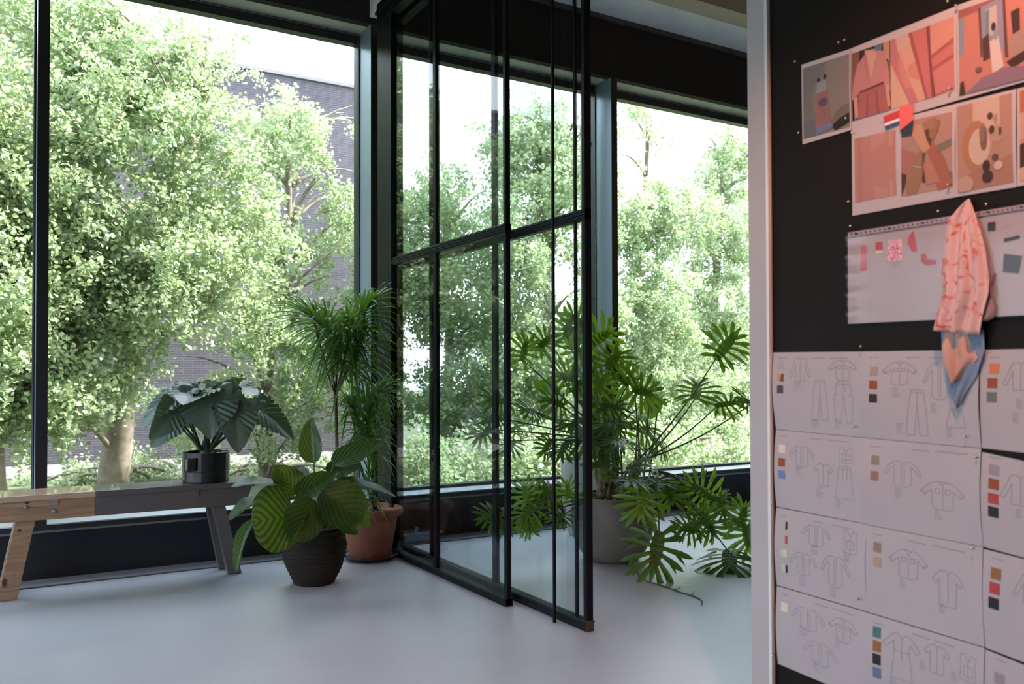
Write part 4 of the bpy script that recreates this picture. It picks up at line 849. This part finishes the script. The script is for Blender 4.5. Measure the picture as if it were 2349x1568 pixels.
PH = [ # attach, Y, tip, Y, width, up, right, colour (0 dark..1 yellow green), hub, droop
 ((1645,817),3.70,(1698,752),3.74,.28,.2,.2,.35,0,-.1), ((1596,912),3.72,(1602,866),3.85,.27,1.2,0,.75,0,.1), ((1646,930),3.70,(1712,912),3.66,.21,.9,0,.5,0,.4), ((1723,925),3.66,(1690,905),3.62,.2,.6,0,.3,0,.3),
 ((1456,893),3.85,(1515,905),3.80,.26,.5,.2,.6,0,.35), ((1397,838),3.90,(1428,798),3.95,.26,.5,.1,1.,1,.2), ((1352,790),4.0,(1420,745),4.0,.28,.1,0,.75,1,.2), ((1368,895),3.86,(1392,850),3.88,.2,.3,0,1.,1,.3),
 ((1440,880),3.95,(1412,850),4.0,.24,.4,0,.15,1,.3), ((1350,930),3.95,(1378,920),3.9,.2,.5,0,.5,1,.3), ((1500,1010),3.9,(1540,1020),3.95,.22,.5,0,.75,0,.5), ((1470,990),4.05,(1500,975),4.1,.25,.2,0,.7,0,.3),
 ((1512,1228),3.40,(1492,1338),3.36,.30,.1,.1,.12,2,.2), ((1478,1128),3.58,(1462,1200),3.55,.26,.3,0,1.,2,.25), ((1672,1266),3.42,(1675,1320),3.22,.36,1.1,0,.05,2,.45), ((1634,1140),3.62,(1560,1100),3.66,.26,.1,0,.65,2,.1),
 ((1600,1214),3.55,(1540,1212),3.55,.19,.3,0,.55,2,.1), ((1598,1212),3.58,(1622,1160),3.60,.18,.2,0,.5,2,.1), ((1700,1205),3.5,(1712,1145),3.52,.22,.2,0,.4,2,.1), ((1712,1210),3.46,(1722,1275),3.42,.24,.2,0,.5,2,.1),
 ((1476,1102),3.62,(1412,1106),3.52,.26,2.2,0,.1,0,.3), ((1500,1098),3.60,(1532,1118),3.48,.2,2.0,0,.05,0,.3), ((1648,1150),3.55,(1672,1128),3.5,.10,1.6,0,.2,2,.1), ((1650,1148),3.52,(1672,1200),3.48,.15,.2,.5,.3,2,.4),
 ((1610,1180),3.5,(1650,1240),3.48,.22,.2,0,.3,2,.2), ((1530,1120),3.66,(1545,1160),3.6,.2,.6,0,.4,2,.3), ((1440,1075),3.7,(1480,1060),3.6,.2,1.6,0,.1,0,.3),
 ((1197,823),4.1,(1212,768),4.1,.20,.1,.5,.3,1,.1), ((1240,795),4.15,(1268,765),4.15,.2,.2,0,.3,1,.2), ((1300,770),4.1,(1310,720),4.1,.22,.3,0,.35,1,.2), ((1335,745),4.05,(1300,712),4.05,.2,.3,0,.4,1,.2), ((1318,870),4.1,(1262,850),4.1,.22,.5,0,.4,1,.3),
 ((1290,930),4.0,(1240,905),4.0,.2,.6,0,.35,1,.3), ((1230,945),4.05,(1190,935),4.0,.18,.7,0,.4,1,.3), ((1160,920),4.2,(1105,912),4.2,.2,.8,0,.2,1,.5), ((1150,960),4.15,(1095,960),4.1,.18,.8,0,.15,1,.5), ((1125,985),4.1,(1080,1010),4.1,.17,.8,0,.15,1,.5),
 ((1302,1014),3.95,(1275,1050),3.85,.19,1.2,0,.05,1,.4), ((1262,1010),4.0,(1240,1050),3.95,.15,.2,.6,.1,1,.4), ((1330,960),3.95,(1300,985),3.9,.2,.9,0,.3,1,.4), ((1330,1000),3.9,(1370,1030),3.8,.22,1.0,0,.15,1,.4),
 ((1210,1150),3.95,(1200,1095),3.95,.17,.3,0,.55,3,.1), ((1225,1160),3.95,(1180,1200),3.95,.2,.3,0,.45,3,.3), ((1150,1180),4.0,(1090,1185),4.0,.19,.6,0,.4,3,.4), ((1205,1200),3.95,(1222,1228),3.9,.13,.2,0,.6,3,.2), ((1265,1130),3.95,(1220,1125),3.95,.2,.6,0,.45,3,.3),
 ((1305,1140),3.85,(1300,1098),3.85,.15,.2,0,.55,3,.1), ((1295,1180),3.8,(1262,1200),3.8,.14,1.2,0,.2,3,.3), ((1168,1195),3.95,(1130,1215),3.95,.15,.5,0,.4,3,.4), ((1180,1010),4.05,(1160,1040),4.0,.15,.5,0,.35,1,.5),
 ((1385,930),3.8,(1440,935),3.75,.2,1.2,0,.1,1,.3), ((1420,960),3.8,(1370,985),3.7,.22,1.3,0,.08,1,.4), ((1440,1010),3.8,(1390,1020),3.7,.24,1.3,0,.08,1,.4), ((1360,1070),3.8,(1410,1050),3.75,.2,1.0,0,.2,1,.3),
 ((1400,905),4.1,(1375,960),4.1,.24,.2,0,.6,1,.2), ((1345,860),4.1,(1320,900),4.1,.22,.2,0,.7,1,.2), ((1325,800),4.15,(1350,840),4.1,.22,.2,0,.55,1,.2), ((1405,1000),4.1,(1440,960),4.1,.22,.2,0,.5,1,.2),
]
for (a, Ya, b, Yb, w, u, rr, c, hb, dp) in PH:
    A_, B_ = at(*a, Ya), at(*b, Yb); L = (B_-A_).length
    if L < w*.42: B_ = A_+(B_-A_).normalized()*w*.5
    lobed(lf, A_, B_, toward(A_, u, rr), w, (c, c, c), dp, 6, rg)
    H_ = (hub, hub2, hub+V((.05, -.03, -.06)), crown+V((-.08, -.05, .03)))[hb]
    stalk(st, H_+V((rg.uniform(-.03, .03), rg.uniform(-.03, .03), 0)), A_, .0062, .0036, -.10 if hb in (0,) and A_.z > H_.z else (.14 if hb == 2 else (.02 if hb == 1 else .10)))
# simple monstera like leaves
for (a, Ya, b, Yb, w, c) in (((1502,905),3.95,(1492,962),3.95,.12,.15), ((1250,905),4.1,(1262,872),4.12,.16,.5), ((1318,760),4.2,(1312,800),4.2,.14,.4)):
    A_, B_ = at(*a, Ya), at(*b, Yb); strip(lf, A_, B_, toward(A_, .2, 0), w, ovate, 12, 6, .2, .1, 0, 1, 0, (c, c, c)); stalk(st, hub2, A_, .004, .003, .05)
for k in range(14):
    x = 1366+k*9; stalk(st, at(x, 1148, gc.y+rg.uniform(-.12, .12)), at(x+rg.uniform(-30, 40), rg.uniform(900, 1010), gc.y+rg.uniform(-.1, .1)), .0055, .004, .03)
lf.build('foliage', M['phil'], ph, smooth=True); st.build('stems', M['petiole'], ph, smooth=True)
# pale pot behind
wc = V((0, 0, 0)); f1 = atz(1340, 1236, 0); wc = V((f1.x+.09, f1.y+.12, 0))
wp = thing('plant_pot', wc, 'tall pale pot standing behind the large grey pot', 'plant pot')
MB().lathe(wc, [(0, 0), (.10, 0), (.13, .1), (.15, .25), (.155, .42), (.160, .50), (.152, .503), (.145, .48), (0, .46)], 48).build('pot', M['whitepot'], wp, smooth=True)
MB().lathe(wc, [(0, .468), (.145, .465)], 20).build('soil', M['soil'], wp)
# fallen twig on the floor
tw = [atz(*p, .004) for p in ((1461, 1308), (1466, 1322), (1482, 1332), (1530, 1346), (1562, 1358), (1590, 1366), (1606, 1374), (1612, 1380), (1608, 1388))]
mb = MB().tube(tw, [.002, .003, .003, .0032, .003, .0035, .003, .0025, .001], 6)
for p, q in (((1586, 1364), (1594, 1355)), ((1548, 1353), (1560, 1347))): mb.tube([atz(*p, .004), atz(*q, .012)], [.002, .001], 5)
tag(mb.build('twig', M['bark'], smooth=True), 'thin dry twig lying on the concrete floor before the philodendron', 'twig')

# ------------------------------------------------------------------ lamps inside (behind the camera, seen in reflections)
def lamp(loc, energy, label, col=(1, .55, .25), r=.05, dp_=.031):
    t = thing('pendant_lamp', (loc[0], loc[1], loc[2]), label, 'lamp', 'pendant lamps in the room behind')
    MB().tube([(loc[0], loc[1], loc[2]+.1), (loc[0], loc[1], 4.6)], .004, 6).build('cord', M['blackplastic'], t)
    MB().lathe(loc, [(.012, .12), (.03, .10), (.10, .02), (.12, -.03), (.125, -dp_), (.122, -dp_), (.117, -.03), (.095, .018), (.02, .095)], 32).build('shade', M['dark'], t, smooth=True)
    shd = [o for o in COL.objects if o.parent == t and o.name.startswith('shade')][0]
    m, nt, b = nmat('bulb'); b.inputs['Emission Color'].default_value = (*col, 1); b.inputs['Emission Strength'].default_value = 22
    MB().lathe((loc[0], loc[1], loc[2]-.02), [(.001, -.03), (.02, -.024), (.03, 0), (.02, .024), (.001, .035)], 16).build('bulb', m, shd, smooth=True)
    ld = bpy.data.lights.new('bulb_light', 'POINT'); ld.energy = energy; ld.color = col; ld.shadow_soft_size = .03
    lo = bpy.data.objects.new('bulb_light', ld); COL.objects.link(lo); lo.parent = t; lo.location = (0, 0, -.08 if dp_ < .1 else -.09)
lamp((1.22, .80, 2.5), 44, 'warm pendant lamp beside the pin board', (1, .42, .26), dp_=.16)
lamp((4.4, -2.6, 3.36), 10, 'warm pendant lamp in the middle of the room')
lamp((7.3, -1.0, 3.24), 10, 'warm pendant lamp behind the pin board')

# ------------------------------------------------------------------ outside
GZ = -.30
gr = MB().box((-30, 5.6, GZ-.3), (45, 80, GZ)); gr.box((-30, -30, GZ-.3), (-3.8, 5.6, GZ)); struct('ground', gr, M['grass'])
pa = MB().box((-30, 13.1, GZ), (5.0, 14.9, GZ+.02)); struct('garden_path', pa, M['path'])
wt = at(700, 183, 15.0).z; wr = at(915, 900, 15.0).x
bd = thing('brick_building', (0, 15, GZ), 'grey purple brick building with a flat top behind the trees', 'building')
MB().box((-16, 15, GZ), (wr, 20, wt)).build('brick_wall', M['brick'], bd)
MB().box((-16.05, 14.95, wt), (wr+.05, 20, wt+.06)).build('coping', pm('coping', (.2, .19, .2), .7), bd)

from mathutils import noise as mnoise
def npleaves(blobs, seed, size=.055, per=34, cl=.17, dens=1.0, gap=-.08):
    rs = np.random.RandomState(seed); P_ = []; 
    for (cx, cy, cz, rx, ry, rz, n) in blobs:
        k = int(n*dens); u = rs.normal(size=(k, 3)); u /= np.linalg.norm(u, axis=1)[:, None]; rad = rs.rand(k, 1)**.45
        cen = np.array([cx, cy, cz])+u*rad*np.array([rx, ry, rz])
        keep = np.array([mnoise.noise(V((float(q[0])*1.1+seed, float(q[1])*1.1, float(q[2])*1.25))) for q in cen]) > gap
        cen = cen[keep]; k = len(cen)
        if k == 0: continue
        # every clump is a short drooping twig
        d = rs.normal(size=(k, 1, 3)); d[..., 2] -= .6; d /= np.linalg.norm(d, axis=2)[..., None]
        s_ = rs.rand(k, per, 1)*cl*2.4; P_.append((cen[:, None, :]+d*s_+rs.normal(size=(k, per, 3))*cl*.33).reshape(-1, 3))
    P_ = np.concatenate(P_); n = len(P_); sz = size*(.7+.6*rs.rand(n, 1))
    nr = rs.normal(size=(n, 3)); nr[:, 2] += .8; nr /= np.linalg.norm(nr, axis=1)[:, None]
    a = np.cross(nr, rs.normal(size=(n, 3))); a /= np.linalg.norm(a, axis=1)[:, None]; b = np.cross(nr, a)
    v = np.stack([P_-a*sz*.5, P_-b*sz*.42-a*sz*.12+nr*sz*.10, P_-b*sz*.30+a*sz*.24+nr*sz*.06, P_+a*sz*.5, P_+b*sz*.30+a*sz*.24+nr*sz*.06, P_+b*sz*.42-a*sz*.12+nr*sz*.10], 1).reshape(-1, 3)
    c = np.clip(rs.normal(.45, .28, n), 0, 1); c = np.repeat(c, 6)
    return v.astype(np.float32), c.astype(np.float32), n
def leafobj(name, v, c, n, mat, parent):
    off = worldloc(parent); me = bpy.data.meshes.new(name)
    v = v-np.array(off, dtype=np.float32)
    me.vertices.add(len(v)); me.vertices.foreach_set('co', v.ravel())
    f = (np.arange(n)[:, None]*6+np.array([[0, 1, 2, 3, 0, 3, 4, 5]])).astype(np.int32)
    me.loops.add(n*8); me.loops.foreach_set('vertex_index', f.ravel()); me.polygons.add(n*2)
    me.polygons.foreach_set('loop_start', np.arange(n*2, dtype=np.int32)*4); me.polygons.foreach_set('loop_total', np.full(n*2, 4, np.int32))
    me.update(calc_edges=True); ca = me.color_attributes.new('Col', 'FLOAT_COLOR', 'POINT')
    ca.data.foreach_set('color', np.stack([c, c, c, np.ones_like(c)], 1).astype(np.float32).ravel())
    me.materials.append(mat); o = bpy.data.objects.new(name, me); COL.objects.link(o); o.parent = parent; return o
def tree(base, blobs, label, seed, name='tree', lean=(0, 0), r=.13, size=.046, per=74, dens=1.0, mat=None, h=None, gap=-.22, cl=.15):
    """blobs as (px, py, Y, rpx, rpy, ry, n) measured on the photograph"""
    B_ = []
    for (x, y, Y, rx, rz, ry, n) in blobs:
        c = at(x, y, Y); k = (c-CAMP).dot(fwd)/FPX; B_.append((c.x, c.y, c.z, rx*k, ry, rz*k, n))
    t = thing(name, (base[0], base[1], GZ), label, name if name != 'tree' else 'tree', 'trees outside the windows' if name == 'tree' else 'bushes outside the windows')
    rg = random.Random(seed); tk = MB(); b0 = V((base[0], base[1], GZ)); zt = h or max(b[2] for b in B_)
    pts = [b0+V((lean[0]*q+.08*math.sin(q*7+seed), lean[1]*q, (zt-GZ)*q)) for q in [i/9 for i in range(10)]]
    if name == 'tree': tk.tube(pts, [r*(1-.085*i) for i in range(10)], 10)
    for b in B_:
        for k in range(6):
            e = V((b[0]+rg.uniform(-.8, .8)*b[3], b[1]+rg.uniform(-.8, .8)*b[4], b[2]+rg.uniform(-.5, .8)*b[5]))
            q = min(pts, key=lambda p: (p-e).length+abs(p.z-(e.z-.8))*.7) if name == 'tree' else b0
            tk.tube(bez(q, (q+e)/2+V((0, 0, .25)), e, 5), [.035, .028, .02, .014, .009, .005] if name == 'tree' else [.02]*6, 5)
    tk.build('trunk' if name == 'tree' else 'branches', M['treebark'], t, smooth=True)
    v, c, n = npleaves(B_, seed, size, per, cl, dens=dens, gap=gap); leafobj('foliage', v, c, n, mat or M['tree'], t); return t
tree((at(238, 1060, 10).x, 10.0), [(150,120,9.6,260,200,.9,330), (330,330,9.2,240,210,.9,360), (90,480,9.0,200,180,.8,260), (300,620,9.0,260,170,.9,330), (120,820,9.2,220,150,.8,220), (420,150,9.8,110,160,.7,120), (520,520,9.6,150,150,.7,150)],
     'leafy tree with a pale leaning trunk behind the bench', 21, lean=(.9, -.5), r=.17)
tree((at(620, 1080, 11).x, 11.2), [(640,340,11,110,150,.8,150), (760,470,11,110,130,.7,120), (620,560,10.8,150,170,.8,210), (760,690,10.8,90,150,.7,110), (600,760,10.6,180,110,.8,170), (780,260,11.2,60,70,.6,32), (480,900,10.4,160,120,.7,150), (740,900,10.5,120,100,.7,90), (640,1000,10.6,90,60,.5,36)],
     'loose leaved tree in front of the brick wall, seen right of the elephant ear plant', 22, lean=(.3, 0), r=.10, dens=.75, gap=-.02)
tree((at(20, 1090, 9.2).x, 9.0), [(-60,300,8.6,150,260,.8,240), (20,640,8.4,120,150,.7,140), (-120,750,8.6,220,220,.8,220), (60,900,8.6,120,90,.6,90), (-500,400,8.8,330,380,1.,380), (-900,500,8.8,330,420,1.,330), (-500,850,8.6,350,150,.8,160)],
     'tree at the left picture edge, cut off by the frame', 23, lean=(-.4, -.4), r=.12)
tree((at(1010, 1080, 11.5).x, 11.5), [(1010,470,11.3,110,90,.8,110), (960,640,11.2,110,140,.8,150), (1080,700,11,110,150,.8,160), (990,880,10.8,120,110,.8,130), (1120,930,10.6,120,100,.7,120), (860,640,11.4,70,160,.6,80)],
     'tree seen through the left part of the glass partition', 24, lean=(.2, 0), r=.10)
tree((at(1240, 1090, 10.5).x, 10.6), [(1230,330,10.2,110,160,.8,180), (1310,420,10.2,110,200,.8,190), (1190,560,10,110,160,.8,180), (1300,720,10,140,160,.8,210), (1210,880,9.8,130,130,.7,160), (1330,980,9.8,140,80,.7,110), (1150,330,10.6,50,60,.5,22)],
     'tree seen through the right part of the glass partition', 25, lean=(.3, -.2), r=.13)
tree((at(1460, 1060, 11).x, 11.0), [(1440,300,10.6,52,80,.6,52), (1480,520,10.6,120,120,.8,180), (1560,480,10.8,110,90,.7,100), (1480,730,10.4,130,140,.8,220), (1560,900,10.2,150,120,.8,190), (1440,960,10.2,120,110,.8,130)],
     'tree right behind the third window post', 26, lean=(.2, 0), r=.11)
tree((at(1680, 1060, 11).x, 11.4), [(1690,360,11.2,70,90,.7,90), (1680,560,11,120,150,.8,200), (1640,760,10.8,150,130,.8,220), (1700,940,10.6,150,110,.8,180), (1620,430,11.3,80,50,.6,60), (1850,600,11,150,330,.9,160)],
     'tree beside the white post in the right window', 27, lean=(.1, 0), r=.12)
for (x0, x1, Y, yy, sd_, lab) in ((890, 1120, 8.6, 1080, 36, 'low bush behind the left part of the glass partition'), (1110, 1330, 8.4, 1080, 37, 'low bush behind the right part of the glass partition'), (1390, 1570, 8.5, 1060, 38, 'low bush outside the right window beside its post'), (1560, 1800, 8.6, 1060, 39, 'low bush outside the right window beside the white post'), (1300, 1520, 15.5, 880, 31, 'dense bush beyond the trees, left half of the right window'), (1500, 1760, 15.8, 860, 32, 'dense bush beyond the trees, right half of the right window'), (1080, 1320, 15.0, 880, 33, 'dense bush behind the glass partition'), (100, 420, 12.0, 1095, 34, 'low bush at the foot of the brick wall behind the bench'), (430, 800, 12.0, 1095, 35, 'low bush at the foot of the brick wall by the dracaena')):
    w = (x1-x0)/2; hh = 210 if Y > 14 else (14 if Y > 10 else 85); xm = (x0+x1)/2
    tree((at(xm, 1000, Y).x, Y), [(xm-w*.4, yy, Y, w*.8, hh, .9, 150 if Y > 14 else (30 if Y > 10 else 130)), (xm+w*.5, yy-20, Y, w*.75, hh, .9, 150 if Y > 14 else (30 if Y > 10 else 130)), (xm, yy+hh*.6, Y, w, hh*.6, .9, 130 if Y > 14 else (20 if Y > 10 else 60))], lab, sd_, name='bush', size=.085 if Y > 14 else .05, per=40)
